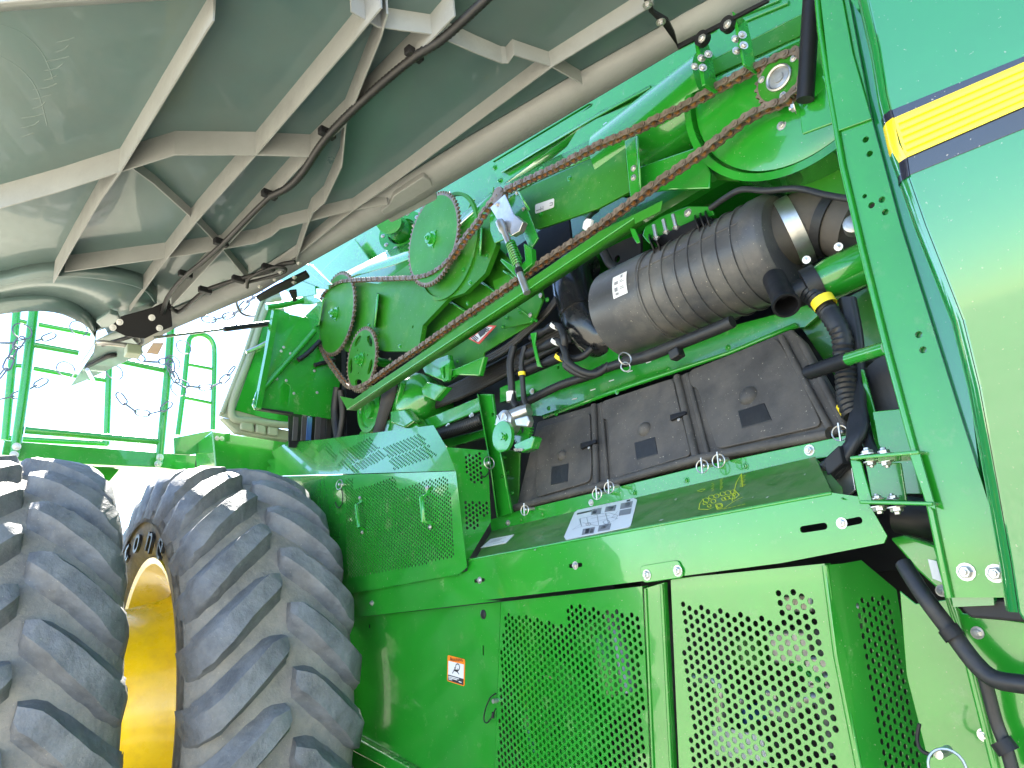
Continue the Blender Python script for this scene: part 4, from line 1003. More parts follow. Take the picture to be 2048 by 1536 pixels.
# ------------------------------------------------------------------ upper body, beam, elevator
plate('tank_wall', [(560, 560), (1000, 270), (1700, -140), (1700, 140), (1390, 220), (1000, 440), (760, 600)], PY(0.44), 0.01, 'green', HV)
PBm = PY(0.24)
bt = [PBm.at(p) for p in [(960, 335), (976, 318), (1300, 118), (1640, -80)]]
beam = plate('top_beam', [(976, 318), (1300, 118), (1640, -80), (1640, 10), (1395, 134), (1200, 224), (1003, 372)], PBm, 0.01, 'green', HV, bevel=0.002,
     holes=[[PBm.uv(PBm.at(p)) for p in q('B', (1128, 945), (1690, 606), (1715, 604), (1708, 622), (1180, 940), (1150, 958))]])
bl_ = [PBm.at(p) for p in [(1003, 372), (1200, 224), (1395, 134), (1640, 10)]]
strip('beam_flange', bl_, [p + Vector((0, 0.09, 0)) for p in bl_], 'green', beam)
strip('beam_ridge', [PBm.at(p, 0.001) for p in q('B', (1180, 1000), (1700, 690), (2048, 500))], [PBm.at(p, 0.02) for p in q('B', (1180, 1010), (1700, 705), (2048, 515))], 'green', beam)
bolts(q('B', (1140, 980), (1172, 1055)), PBm, 0.011, beam, 'green')
aabox('beam_backing', (bl_[0].x, 0.262, bl_[0].z), (bl_[-1].x, 0.27, bl_[-1].z + 0.25), 'green', HV)
# filler neck with flange to the left of the beam
fc = at(*q('B', (1010, 1010))[0], 0.30)
plate('filler_sheet', q('B', (800, 1110), (1030, 985), (1110, 940), (1185, 1085), (1130, 1110), (1000, 1180), (960, 1290), (860, 1180)), PY(0.28), 0.01, 'green', HV, bevel=0.003)
plate('clip_bracket', q('B', (1050, 1110), (1130, 1092), (1115, 1215), (1010, 1240), (1030, 1130)), PY(0.18), 0.006, 'green', HV)
cf = at(*q('B', (600, 1360))[0], 0.26)
fg = lathe('flange_joint', cf, (0.55, -0.8, 0.15), [(-0.08, 0.06), (-0.01, 0.065), (-0.01, 0.115), (0.01, 0.115), (0.01, 0.07), (-0.02, 0.066)], 'green', HV, seg=40)
fa = Vector((0.55, -0.8, 0.15)).normalized(); fo = fa.orthogonal().normalized(); fp = fa.cross(fo)
for k in range(10):
    t = 2 * math.pi * k / 10; bolt(cf + fa * 0.011 + (fo * math.cos(t) + fp * math.sin(t)) * 0.095, fa, 0.009, fg)
tube('feed_pipe', [cf + fa * -0.05, cf + fa * 0.10 + Vector((0, 0, -0.02)), cf + fa * 0.2 + Vector((0.05, 0, -0.10))], 0.055, 'green', fg, seg=20)
plate('upper_sheet', q('B', (290, 1410), (430, 1310), (520, 1280), (640, 1230), (640, 1400), (420, 1540), (300, 1540)), PY(0.30), 0.01, 'green', HV)
plate('upper_sheet', E_((380, 600), (610, 370), (700, 500), (690, 520), (560, 600), (420, 660)), PY(0.26), 0.01, 'green', HV, bevel=0.003)
HBY = 0.05
for pp in (((270, 660), (330, 520), (370, 530), (460, 620), (460, 670)), ((150, 640), (250, 600), (380, 650), (385, 700), (280, 720)), ((310, 540), (350, 520), (480, 640), (440, 650))):
    HBY -= 0.011
    plate('hinge_bracket', E_(*pp), PY(HBY), 0.006, 'green', HV, bevel=0.002)
bolts(E_((330, 560), (330, 592), (330, 845)), PY(0.045), 0.009, HV)
plate('strut_bracket', E_((310, 850), (325, 820), (430, 720), (400, 880), (360, 890)), PY(0.052), 0.006, 'green', HV, bevel=0.002)
plate('strut_bracket', E_((285, 720), (340, 690), (400, 720), (420, 740), (350, 760), (300, 760)), PY(0.03), 0.006, 'green', HV, bevel=0.002)

# elevator housing along the chain
PEF = PY(0.15)
elev = plate('elevator_front', q('B', (1240, 1160), (1300, 1110), (1900, 840), (1932, 1120), (1740, 1222), (1392, 1342), (1340, 1330)), PEF, 0.01, 'green_satin_shade', HV, bevel=0.002)
et = [PEF.at(p) for p in q('B', (1110, 1190), (1240, 1130), (1500, 1010), (1900, 845))]
eb_ = [PY(0.20).at(p) for p in q('B', (1110, 1115), (1240, 1060), (1480, 930), (1900, 720))]
strip('sloped_top', et, eb_, 'green', elev, th=0.004)
up_ = plate('upper_web', q('B', (1180, 1090), (1240, 1058), (1480, 925), (1560, 860), (1620, 765), (1735, 695), (2048, 560), (2048, 760), (1900, 800), (1500, 1000), (1240, 1120)), PY(0.205), 0.006, 'green', HV)
bolts(q('B', (1790, 735), (1832, 785)), PY(0.20), 0.009, up_)
bolts(q('B', (1412, 992), (1578, 1045), (1410, 1255)), PEF, 0.008, elev, 'green')
plate('joint_strip', q('B', (1900, 825), (1965, 795), (1990, 1165), (1935, 1185)), PY(0.13), 0.006, 'green', elev)
strip('joint_flange', [PY(0.13).at(p) for p in q('B', (1965, 795), (1990, 1165))], [PY(0.10).at(p) for p in q('B', (1975, 795), (2000, 1165))], 'green', elev)
bolts(q('B', (1952, 985), (1952, 1040)), PY(0.13), 0.008, elev)
plate('sticker', q('B', (1378, 1198), (1489, 1160), (1487, 1213), (1378, 1252)), PEF, 0.001, 'white', elev, off=0.0015, bevel=0, rnd=0.006)
ribbon([q('B', (1385, 1235), (1420, 1222)), q('B', (1412, 1212), (1412, 1232)), q('B', (1425, 1208), (1425, 1228)), q('B', (1465, 1190), (1480, 1186), (1480, 1200), (1465, 1205))], PEF, 0.003, 'grey_ink', elev, off=0.0022)
# auger tube from the elevator to the drum
ta, tb = at(*q('C', (100, 770))[0], 0.25), at(*q('C', (520, 560))[0], 0.25)
lathe('auger_tube', ta, (1, 0, 0), [(-0.02, 0.0), (-0.02, 0.115), (tb.x - ta.x + 0.05, 0.115), (tb.x - ta.x + 0.05, 0.0)], 'green', HV, seg=40)
plate('tube_skirt', q('C', (190, 930), (190, 800), (480, 700), (530, 830), (525, 905), (340, 910)), PY(0.15), 0.008, 'green', HV, bevel=0.003)
# drum cover
YD = 0.13
dc, dr = fit_circle(q('C', (437, 640), (470, 760), (560, 838), (700, 866), (830, 858), (940, 825), (1140, 730)), YD); print('drum', dc, dr)
drum = lathe('drum_cover', dc, (0, -1, 0), [(-0.14, dr * 0.985), (-0.005, dr * 0.985), (0.003, dr), (0.006, dr), (0.006, dr * 0.935), (-0.012, dr * 0.932), (-0.03, dr * 0.925), (-0.03, dr * 0.912), (-0.004, dr * 0.905), (0.004, dr * 0.80), (0.012, dr * 0.45), (0.014, 0.0)], 'green', HV, seg=72, auto=50)
zl0, zl1 = at(*q('R', (790, 650))[0], YD), at(*q('R', (1600, 275))[0], YD)
for v in drum.data.vertices:                       # the drum is cut off straight along the ledge
    w = v.co + WL[drum.name]; zmax = zl0.z + (zl1.z - zl0.z) * (w.x - zl0.x) / (zl1.x - zl0.x)
    if w.z > zmax: v.co.z -= w.z - zmax
bolts(q('C', (872, 602)), PY(YD - 0.008), 0.010, drum)
plate('end_plate', q('C', (492, 422), (977, 208), (1047, 158), (1090, 170), (1118, 235), (1095, 330), (1150, 640), (1190, 960), (1000, 900), (560, 860), (450, 700)), PY(0.205), 0.01, 'green_satin_shade', HV)
plate('upper_recess', q('R', (120, 850), (160, 810), (1560, 95), (1600, 80), (1600, 215), (880, 545), (200, 898), (140, 900)), PY(0.232), 0.006, 'green_satin_shade', HV)
strip('sloped_ledge', [PY(0.204).at(p) for p in q('R', (240, 950), (420, 830), (870, 606), (1300, 410), (1600, 275))], [PY(0.250).at(p) for p in q('R', (200, 898), (420, 785), (870, 560), (1300, 350), (1600, 208))], 'green', HV)
for a, b in (((980, 170), (1400, 0)), ((1150, 150), (1460, 20)), ((700, 330), (960, 200))):
    tube('pressed_ridge', [PBm.at(p, 0.001) for p in q('R', a, b)], 0.006, 'green', beam, sm=False, seg=8)
tube('clip_cord', T('C', (530, 1000, 0.12), (600, 950, 0.10), (680, 910, 0.07), (800, 915, 0.06), (950, 905, 0.06), (1080, 935, 0.05), (1200, 955, 0.04)), 0.007, 'rubber', HV, seg=8)
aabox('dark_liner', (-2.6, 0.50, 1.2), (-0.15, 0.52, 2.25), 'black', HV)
# gas spring at the post
gp = T('C', (1018, -60, -0.02), (1012, 100, -0.02), (985, 480, -0.02))
g2 = tube('gas_spring', [gp[0], gp[2]], 0.0165, 'black', HV, sm=False, seg=16)
plate('spring_mount', q('C', (945, 460), (965, 455), (970, 520), (1085, 410), (1110, 425), (1120, 590), (970, 645)), PY(0.0), 0.006, 'green', HV, bevel=0.002)
plate('spring_mount', q('C', (1065, 365), (1090, 362), (1150, 625), (1115, 470)), PY(-0.02), 0.005, 'green', HV, bevel=0.002)
bolt(at(*q('C', (935, 515))[0], -0.01), (-1, -0.4, 0), 0.011, HV)
# shield hinge: black arm, strip, green lugs, bolts
PHg = PY(0.02)
SHA = SHP.off(0.06)
arm = plate('hinge_arm', q('C', (205, -10), (240, -10), (262, 60), (330, 100), (362, 165), (382, 248), (368, 225), (345, 150), (290, 115), (235, 60)), SHA, 0.012, 'black', HV, bevel=0.003)
bolts(q('C', (228, 22), (292, 105)), SHA, 0.010, arm)
hs = plate('hinge_strip', q('C', (368, 212), (800, -8), (806, 4), (372, 232)), PHg, 0.008, 'black', HV)
for p in q('C', (490, 185), (612, 117)):
    lathe('hinge_knuckle', PHg.at(p, -0.004), (0, -1, 0), [(-0.01, 0.0), (-0.01, 0.018), (0.006, 0.018), (0.006, 0)], 'black', hs, seg=20); bolt(PHg.at(p, 0.003), (0, -1, 0), 0.009, hs)
for a in (((448, 165), (462, 175), (482, 260), (505, 405), (488, 415), (462, 270)), ((632, 52), (646, 60), (668, 160), (694, 310), (684, 318), (652, 170))):
    lg_ = plate('hinge_lug', q('C', *a), PY(0.03), 0.05, 'green', HV, bevel=0.002)
for p in ((487, 280), (493, 325), (455, 320), (683, 168), (690, 218), (650, 188), (655, 245), (520, 260)): bolt(at(*q('C', p)[0], 0.025), (0.8, -0.55, -0.1), 0.0085, HV)

# ------------------------------------------------------------------ air cleaner
ac0, ac1 = at(*q('F', (555, 735))[0], 0.26), at(*q('F', (1390, 430))[0], 0.26)
zc = (ac0.z + ac1.z) / 2
A0 = at(*q('F', (610, 715))[0], 0.26); A1 = at(*q('F', (1485, 345))[0], 0.26)
axv = (A1 - A0); LA = axv.length; axv.normalize(); print('cleaner', A0, A1, LA)
RA = 0.128
acl = empty('air_cleaner', A0.lerp(A1, 0.5), HV); acl['label'] = 'black canister air cleaner with ribbed body'
f = lambda t: t * LA
prof = [(f(0.0), 0.0), (f(0.0), RA * 0.97), (f(0.012), RA * 1.03), (f(0.05), RA * 1.04), (f(0.33), RA * 1.035), (f(0.34), RA * 0.985), (f(0.90), RA * 0.985), (f(0.905), RA * 1.02), (f(0.965), RA * 1.02), (f(0.98), RA * 0.98), (f(1.0), RA * 0.90), (f(1.0), 0.0)]
lathe('canister', A0, axv, prof, 'cleaner', acl, seg=72, auto=35)
for t in (0.34, 0.41, 0.485, 0.56, 0.635, 0.71, 0.785, 0.86):
    lathe('body_rib', A0 + axv * f(t), axv, [(-0.003, RA * 0.97), (-0.002, RA * 1.018), (0.002, RA * 1.018), (0.003, RA * 0.97)], 'cleaner', acl, seg=72)
tube('mould_seam', [A0 + axv * f(t) + Vector((0, -0.94, 0.33)) .normalized() * RA * 0.99 for t in (0.34, 0.905)], 0.002, 'cleaner', acl, sm=False, seg=6)
# outlet with clamp and elbow duct to the right
o0 = A1 + Vector((0, 0.03, 0.02))
duct_pts = [o0, o0 + axv * 0.05, *T('C', (1000, 1085, 0.30), (1090, 1060, 0.32), (1180, 1060, 0.36), (1300, 1080, 0.42))]
duct = tube('intake_duct', T('C', (860, 1150, 0.28), (920, 1120, 0.28), (1000, 1075, 0.29), (1080, 1055, 0.30), (1160, 1065, 0.30), (1260, 1090, 0.30)), 0.082, 'duct', HV, seg=28, label='rubber elbow duct with steel clamps')
P0, P1 = T('C', (935, 1110, 0.28), (960, 1098, 0.285))
lathe('clamp', P0, P1 - P0, [(-0.018, 0.083), (-0.018, 0.087), (0.016, 0.087), (0.016, 0.083)], 'zinc', duct, seg=40)
lathe('cuff', P0, P1 - P0, [(-0.05, 0.080), (0.035, 0.0845), (0.05, 0.080)], 'duct', duct, seg=40)
P2, P3_ = T('C', (1150, 1062, 0.30), (1190, 1072, 0.30))
lathe('clamp', P2, P3_ - P2, [(-0.012, 0.083), (-0.012, 0.088), (0.012, 0.088), (0.012, 0.083)], 'rubber', duct, seg=40)
for p in T('C', (995, 1250, 0.20), (1148, 1188, 0.20)): lathe('clamp_screw', p, (0.3, -1, -0.2), [(-0.03, 0.005), (0.0, 0.005), (0.0, 0.009), (0.010, 0.009), (0.010, 0.005), (0.012, 0.0)], 'bolt', duct, seg=12)
lathe('cap', at(*q('C', (1215, 1080))[0], 0.21), (0.4, -1, 0), [(-0.02, 0.02), (0.008, 0.02), (0.010, 0.016), (0.010, 0)], 'steel', duct, seg=20)
# dust nozzle
nz = T('C', (865, 1400, 0.14), (905, 1490, 0.10))
lathe('drain_nozzle', nz[0], nz[1] - nz[0], [(-0.06, 0.026), (0.0, 0.026), (0.045, 0.026), (0.05, 0.029), (0.062, 0.029), (0.062, 0.024), (0.0, 0.022), (0.0, 0.0)], 'black', acl, seg=28)
# mounting bracket with long bolts
PM = PY(0.15)
mb = plate('mount_plate', q('C', (203, 1130), (215, 1090), (290, 1040), (420, 990), (530, 990), (548, 1030), (480, 1060), (300, 1130), (235, 1170)), PY(0.20), 0.006, 'green', acl, bevel=0.002)
for a, b in (((258, 1080), (270, 1140)), ((304, 1055), (318, 1112)), ((350, 1030), (365, 1090))):
    pp = [PM.at(p) for p in q('C', a, b)]; tube('long_bolt', pp, 0.0055, 'bolt', acl, sm=False, seg=8); bolt(pp[1], pp[1] - pp[0], 0.008, acl)
bolt(PM.at(q('C', (422, 1022))[0]), (0, -1, 0.1), 0.010, acl)
for k, x in enumerate((235, 262, 455, 480, 505)):
    strip('strap_fin', [PY(0.16).at(p) for p in q('C', (x, 1140 - (x - 235) * 0.42), (x + 30, 1220 - (x - 235) * 0.42))], [PY(0.21).at(p) for p in q('C', (x, 1120 - (x - 235) * 0.42), (x + 30, 1200 - (x - 235) * 0.42))], 'black', acl)
plate('strap_pad', q('C', (240, 1150), (500, 1030), (545, 1050), (300, 1190)), PY(0.19), 0.02, 'black', acl, bevel=0.004)
# label on the canister, curved with it
u0 = PY(0.26 - RA * 1.04)
cen = (A0 + axv * f(0.235)); V = []; F = []
for i in range(2):
    for k in range(9):
        a = math.radians(8 + (k - 4) * 3.6)
        V.append(cen + axv * (-0.026 + 0.052 * i) + Vector((0, -math.cos(a), math.sin(a))) * (RA * 1.04 + 0.0015))
for k in range(8): F.append([k, k + 1, 10 + k, 9 + k])
lab = mk('sticker', V, F, 'white', acl, smooth=True)
V = []; F = []
for (s0, s1, k0, k1) in ((-0.018, -0.006, 2.0, 3.4), (0.002, 0.018, 2.2, 2.5), (0.002, 0.016, 2.8, 3.1), (-0.018, -0.004, 4.4, 5.6), (0.002, 0.018, 4.6, 4.9), (0.002, 0.012, 5.2, 5.5), (-0.016, -0.004, 0.7, 1.5), (0.004, 0.012, 6.3, 7.4)):
    s = len(V)
    for ss, kk in ((s0, k0), (s1, k0), (s1, k1), (s0, k1)):
        a = math.radians(8 + (kk - 4) * 3.6); V.append(cen + axv * ss + Vector((0, -math.cos(a), math.sin(a))) * (RA * 1.04 + 0.0024))
    F.append([s, s + 1, s + 2, s + 3])
mk('printed_drawing', V, F, 'grey_ink', acl)
# wire clips on the left rim
for p in q('F', (485, 650), (640, 940)):
    P = at(p[0], p[1], 0.16); ring_wire('wire_clip', P, (0.9, -0.4, 0.1), 0.018, 0.002, 'zinc', acl, seg=14); ring_wire('wire_clip', P + Vector((0.0, -0.002, -0.024)), (0.8, -0.5, 0), 0.013, 0.002, 'zinc', acl, seg=14)
# left elbow pipe
elb = tube('outlet_elbow', T('F', (560, 830, 0.30), (500, 830, 0.28), (440, 770, 0.26), (405, 690, 0.26), (375, 590, 0.26), (372, 510, 0.28), (420, 465, 0.34)), 0.066, 'gloss_black', HV, seg=24, label='black moulded elbow pipe')
Pa, Pb = T('F', (410, 700, 0.26), (400, 670, 0.26)); lathe('joint_band', Pa, Pb - Pa, [(-0.008, 0.064), (-0.006, 0.070), (0.006, 0.070), (0.008, 0.064)], 'gloss_black', elb, seg=32)
# stuff behind the cleaner
plate('bracket_dark', q('F', (520, 390), (640, 330), (720, 300), (720, 420), (600, 470), (530, 440)), PY(0.30), 0.01, 'black', HV, holes=[chole(PY(0.30), q('F', (600, 430))[0], 0.012)])
tube('black_rod', T('F', (530, 390, 0.24), (560, 450, 0.24), (600, 480, 0.24)), 0.014, 'rubber', HV, seg=8)
plate('small_connector', q('F', (425, 240), (440, 220), (467, 225), (455, 275), (435, 285), (418, 275)), PY(0.10), 0.015, 'white', HV, bevel=0.004)
tube('small_cable', T('F', (445, 230, 0.11), (470, 200, 0.16), (500, 180, 0.25)), 0.007, 'rubber', HV, seg=8)
# knob and cylinder right of the cleaner
kn = at(*q('L', (430, 140))[0], 0.22)
kx = (at(*q('L', (540, 90))[0], 0.24) - kn).normalized()
lathe('green_cylinder', kn, kx, [(-0.03, 0.0), (-0.03, 0.04), (0.0, 0.046), (0.10, 0.046), (0.10, 0.06), (0.12, 0.06), (0.12, 0.0)], 'green', HV, seg=32)
cyl = lathe('cylinder_cap', kn - kx * 0.03, -kx, [(0, 0.046), (0.03, 0.046), (0.032, 0.03), (0.06, 0.028), (0.062, 0.0)], 'rubber', HV, seg=28)
bolt(kn - kx * 0.092, -kx, 0.022, cyl, 'green')
tube('lever', T('L', (700, 500, 0.02), (500, 560, 0.06)), 0.0125, 'green', HV, sm=False, seg=12)
gr = tube('lever_grip', T('L', (505, 558, 0.06), (400, 595, 0.08), (295, 630, 0.10)), 0.0155, 'black', HV, seg=14, ridges=0.012)

# ------------------------------------------------------------------ harnesses
hn = tube('wiring_harness', T('L', (300, 220, 0.18), (380, 290, 0.17), (430, 360, 0.16), (470, 440, 0.16), (480, 540, 0.16), (490, 640, 0.16), (500, 760, 0.15), (530, 850, 0.14)), 0.022, 'rubber', HV, seg=12, ridges=0.012)
for a, b in (((350, 280), (405, 262)), ((497, 800), (528, 803))):
    lathe('yellow_tape', at(*q('L', ((a[0] + b[0]) / 2, (a[1] + b[1]) / 2))[0], 0.16), Vector((0.3, 0, -0.9)), [(-0.010, 0.024), (0.010, 0.024)], 'tape', hn, seg=16)
for k in range(6):
    o = k * 14
    tube('hose', T('L', (480 + o * 0.5, 250, 0.20), (510 + o * 0.6, 450, 0.19), (520 + o * 0.6, 640, 0.18), (545 + o * 0.3, 800, 0.14), (545 + o * 0.8 - 20, 900, 0.12), (510 + o * 0.3, 1000, 0.10), (400 + o * 0.4, 1095 + o * 0.8, 0.10), (330, 1150 + o, 0.16)), 0.0115, 'rubber', HV, seg=8)
for k in range(2):
    tube('hose', T('L', (550 + k * 10, 800, 0.15), (580 + k * 12, 900, 0.14), (600 + k * 14, 990, 0.12), (640 + k * 10, 1060, 0.10)), 0.009, 'rubber', HV, seg=8)
box('cable_tie', at(*q('L', (395, 1165))[0], 0.07), (0.035, 0, 0.02), (0, 0.05, 0), (0, 0, 0.035), 'black', HV, bevel=0.003)
plate('pale_plate', q('L', (430, 1150), (500, 1090), (520, 1110), (540, 1230), (470, 1280)), PY(0.12), 0.01, 'zinc', HV)
tube('cross_hose', T('L', (560, 560, 0.24), (640, 570, 0.26), (760, 590, 0.28)), 0.018, 'rubber', HV, seg=10, ridges=0.012)
lathe('dark_wheel', at(*q('L', (790, 740))[0], 0.22), (0, -1, 0), [(0, 0.08), (0.03, 0.08), (0.03, 0.0)], 'rubber', HV, seg=24)
# trough and rail above the covers
plate('trough', q('F', (60, 1090), (480, 1000), (640, 930), (1000, 820), (1500, 690), (1760, 600), (1560, 780), (1450, 790), (1180, 905), (230, 1235), (100, 1230)), PY(0.32), 0.01, 'green', HV)
strip('trough_rail', [PY(0.285).at(p) for p in q('F', (225, 1232), (620, 1090), (1180, 905), (1520, 760))], [PY(0.285).at(p) for p in q('F', (232, 1250), (625, 1105), (1182, 920), (1525, 778))], 'green', HV, th=0.02)
rl = [PY(0.30).at(p) for p in q('F', (620, 1098), (1170, 912))]
tube('rail_tube', rl, 0.004, 'green', HV, sm=False, seg=8)
bolts(q('F', (600, 1110), (860, 995), (1168, 885), (290, 1222), (250, 1195)), PY(0.28), 0.007, HV, 'green')
for k in range(9):
    p = q('F', (380 + k * 95, 1145 - k * 47))[0]
    plate('trough_slot', [(p[0] - 5, p[1] + 1), (p[0] + 5, p[1] - 2), (p[0] + 5, p[1]), (p[0] - 5, p[1] + 3)], PY(0.318), 0.001, 'white', HV, bevel=0)
sb_ = plate('support_beam', q('F', (0, 1090), (300, 965), (480, 900), (600, 860), (610, 935), (490, 1000), (330, 1060), (0, 1165)), PY(0.27), 0.02, 'green', HV, bevel=0.004, holes=[chole(PY(0.27), q('F', (298, 985))[0], 0.006), chole(PY(0.27), q('F', (412, 935))[0], 0.006)])
bolts(q('F', (165, 1108)), PY(0.265), 0.009, sb_)
tube('conduit', T('F', (60, 1200, 0.18), (160, 1150, 0.2), (300, 1080, 0.21), (450, 1030, 0.22), (540, 990, 0.22), (640, 960, 0.22)), 0.014, 'rubber', HV, seg=10, ridges=0.010)
tube('conduit', T('F', (640, 955, 0.20), (760, 925, 0.2), (900, 870, 0.2), (1100, 790, 0.2), (1190, 750, 0.2)), 0.016, 'rubber', HV, seg=10)
box('plug', at(*q('F', (870, 950))[0], 0.18), (0.03, 0, 0.006), (0, 0.03, 0), (-0.004, 0, 0.025), 'rubber', HV, bevel=0.004)
for (a, b, c_, d, k) in (((170, 830), (285, 770), (330, 850), (340, 930), 0), ((110, 930), (290, 850), (350, 960), (430, 1010), 1), ((105, 1010), (310, 930), (340, 980), (410, 1020), 2)):
    h = tube('line_coupling', T('F', (a[0] - 10, a[1] + 6, 0.17), (b[0], b[1], 0.17)), [0.012, 0.016, 0.016, 0.012, 0.016, 0.016, 0.013], 'black', HV, n=8, seg=12)
    tube('line_hose', T('F', (b[0] - 5, b[1], 0.17), (b[0] + 22, b[1] + 10, 0.165), ((b[0] + c_[0]) / 2 + 14, (b[1] + c_[1]) / 2, 0.16), (c_[0], c_[1], 0.16), (d[0], d[1], 0.18), (d[0] + 70, d[1] + 5, 0.2), (d[0] + 130, d[1] - 40, 0.22)), 0.011, 'rubber', h, seg=10)
    lathe('marker_band', T('F', (b[0] - 2, b[1] + 3, 0.17))[0], (0.6, 0, 0.5), [(-0.006, 0.0175), (0.006, 0.0175)], 'tape' if k == 2 else 'white', h, seg=14)
plate('coupling_bracket', q('F', (155, 810), (185, 805), (178, 860), (200, 960), (215, 985), (190, 980), (165, 870)), PY(0.15), 0.005, 'green', HV)
for x0, lab_ in ((60, True), (118, False)):
    t = tube('down_hose', T('F', (x0 + 10, 880, 0.16), (x0 - 8, 960, 0.15), (x0 - 2, 1060, 0.15), (x0 + 6, 1150, 0.15), (x0 + 30, 1190, 0.15)), 0.0125 if lab_ else 0.009, 'rubber', HV, seg=10)
    if lab_: lathe('paper_label', T('F', (58, 1135, 0.15))[0], (0.05, 0, 1), [(-0.016, 0.0165), (0.016, 0.0165)], 'white', t, seg=16)
    else: lathe('marker_band', T('F', (112, 1018, 0.15))[0], (0.05, 0, 1), [(-0.006, 0.0115), (0.006, 0.0115)], 'tape', t, seg=16)
# actuator motor with wheel
am = T('F', (18, 1265, 0.10))[0]
act = lathe('actuator', am, (0, -1, 0), [(-0.04, 0.0), (-0.04, 0.038), (0.0, 0.038), (0.004, 0.030), (0.008, 0.030), (0.010, 0.010), (0.012, 0.0)], 'zinc', HV, seg=24, label='zinc actuator motor on green gear')
for k in range(6):
    t = math.pi / 3 * k; box('spoke', am + Vector((0, -0.012, 0)), (0.03 * math.cos(t), 0, 0.03 * math.sin(t)), (0, 0.004, 0), (-0.003 * math.sin(t), 0, 0.003 * math.cos(t)), 'zinc', act, bevel=0)
ma, mb_ = T('F', (50, 1240, 0.12), (140, 1205, 0.14))
lathe('motor', ma, mb_ - ma, [(-0.02, 0.0), (-0.02, 0.022), (0.05, 0.022), (0.075, 0.02), (0.078, 0.0)], 'zinc', act, seg=20)
plate('motor_clamp', q('F', (70, 1250), (140, 1230), (150, 1260), (140, 1290), (80, 1285)), PY(0.09), 0.02, 'zinc', act, bevel=0.004)
lathe('drive_disc', T('F', (25, 1340, 0.09))[0], (0, -1, 0), [(0, 0.0), (0, 0.048), (0.012, 0.048), (0.014, 0.012), (0.02, 0.012), (0.02, 0.0)], 'green', act, seg=32)
bolt(T('F', (22, 1342, 0.075))[0], (0, -1, 0), 0.011, act, 'green')
gz = T('F', (110, 1305, 0.14))[0]; pl = Plane(gz, (0, -1, 0)); uv = []
for i in range(32):
    for ff, rr in ((0, 0.040), (0.25, 0.040), (0.4, 0.047), (0.75, 0.047)): t = 2 * math.pi * (i + ff) / 32; uv.append(Vector((rr * math.cos(t), rr * math.sin(t))))
sheet('gear', uv, [circ((0.0, 0), 0.012, 12)], pl, 0.01, 'green', act)
plate('gear_bracket', q('F', (70, 1380), (150, 1345), (165, 1335), (178, 1345), (160, 1400), (110, 1420), (75, 1400)), PY(0.07), 0.03, 'green', act, bevel=0.003)
for x in (80, 90, 100, 110): bolt(T('F', (x, 1405, 0.065))[0], (0, -0.4, -1), 0.006, act)
# upright channel left of the covers and slanted beams
PU = PY(0.14)
upr = plate('upright_channel', q('H', (1560, -40), (1650, -40), (1700, 340), (1782, 772), (1690, 800), (1640, 420)), PU, 0.01, 'green', HV, holes=[chole(PU, p, 0.0075) for p in q('H', (1655, 100), (1690, 320), (1720, 522))])
strip('channel_flange', [PU.at(p, 0.001) for p in q('H', (1560, -40), (1640, 420), (1690, 800))], [PU.at(p, 0.03) for p in q('H', (1555, -40), (1637, 420), (1688, 800))], 'green', upr)
strip('channel_flange', [PU.at(p, 0.001) for p in q('H', (1650, -40), (1700, 340), (1782, 772))], [PU.at(p, 0.03) for p in q('H', (1655, -40), (1706, 340), (1786, 772))], 'green', upr)
plate('side_web', q('H', (1700, 320), (1840, 360), (1830, 700), (1790, 770)), PY(0.19), 0.006, 'green_dusty', HV)
bolts(q('H', (1742, 392), (1760, 495), (1790, 635), (1705, 430)), PY(0.185), 0.008, HV, 'green')
plate('slanted_beam', q('H', (1060, 190), (1240, 110), (1560, -20), (1575, 70), (1300, 180), (1150, 230)), PY(0.19), 0.02, 'green', HV, bevel=0.004)
bolts(q('H', (1515, 108), (1355, 178)), PY(0.185), 0.010, HV)
plate('slanted_beam', q('H', (1300, 275), (1600, 195), (1605, 250), (1345, 330)), PY(0.22), 0.02, 'green', HV, bevel=0.004)
tube('conduit', T('H', (1280, 240, 0.17), (1400, 200, 0.17), (1500, 165, 0.17), (1590, 130, 0.18)), 0.022, 'rubber', HV, seg=12, ridges=0.010)

# ------------------------------------------------------------------ cab end: plate, door with moulded rim, box
def D_p(*p): return q('D', *p)
XP = PX(-3.02)
bp = plate('bracing_panel', D_p((1575, 560), (1680, 520), (1880, 560), (1990, 900), (1965, 1140), (1500, 1070)), XP, 0.006, 'green', HV, holes=[slot(XP, *D_p((1672, 950), (1662, 1035)), 0.022)])
bolts(D_p((1855, 980), (1720, 985), (1840, 853), (1700, 752), (1660, 715), (1645, 738), (1620, 900), (1675, 910)), XP, 0.006, bp)
tube('brace_bar', [XP.at(p, 0.02) for p in D_p((1840, 620), (1700, 780), (1530, 970))], 0.014, 'green', bp, sm=False, seg=8)
tube('brace_bar', [XP.at(p, 0.03) for p in D_p((1612, 500), (1570, 740), (1505, 1075))], 0.018, 'green', bp, sm=False, seg=4)
tube('top_bar', [XP.at(p, 0.03) for p in D_p((1560, 480), (1640, 470), (1770, 440))], 0.016, 'green', bp, sm=False, seg=8)
plate('foot_pad', D_p((1465, 1060), (1490, 980), (1505, 970), (1515, 1075), (1480, 1090)), XP, 0.02, 'panel_green', bp, off=0.03, bevel=0.006)
plate('wear_strip', D_p((1490, 1075), (1705, 1105), (1700, 1120), (1495, 1085)), XP, 0.03, 'black', bp, off=0.03)
tube('hose', [XP.at(p, 0.03) for p in D_p((1870, 680), (1800, 750), (1745, 790))], 0.012, 'rubber', bp, seg=8)
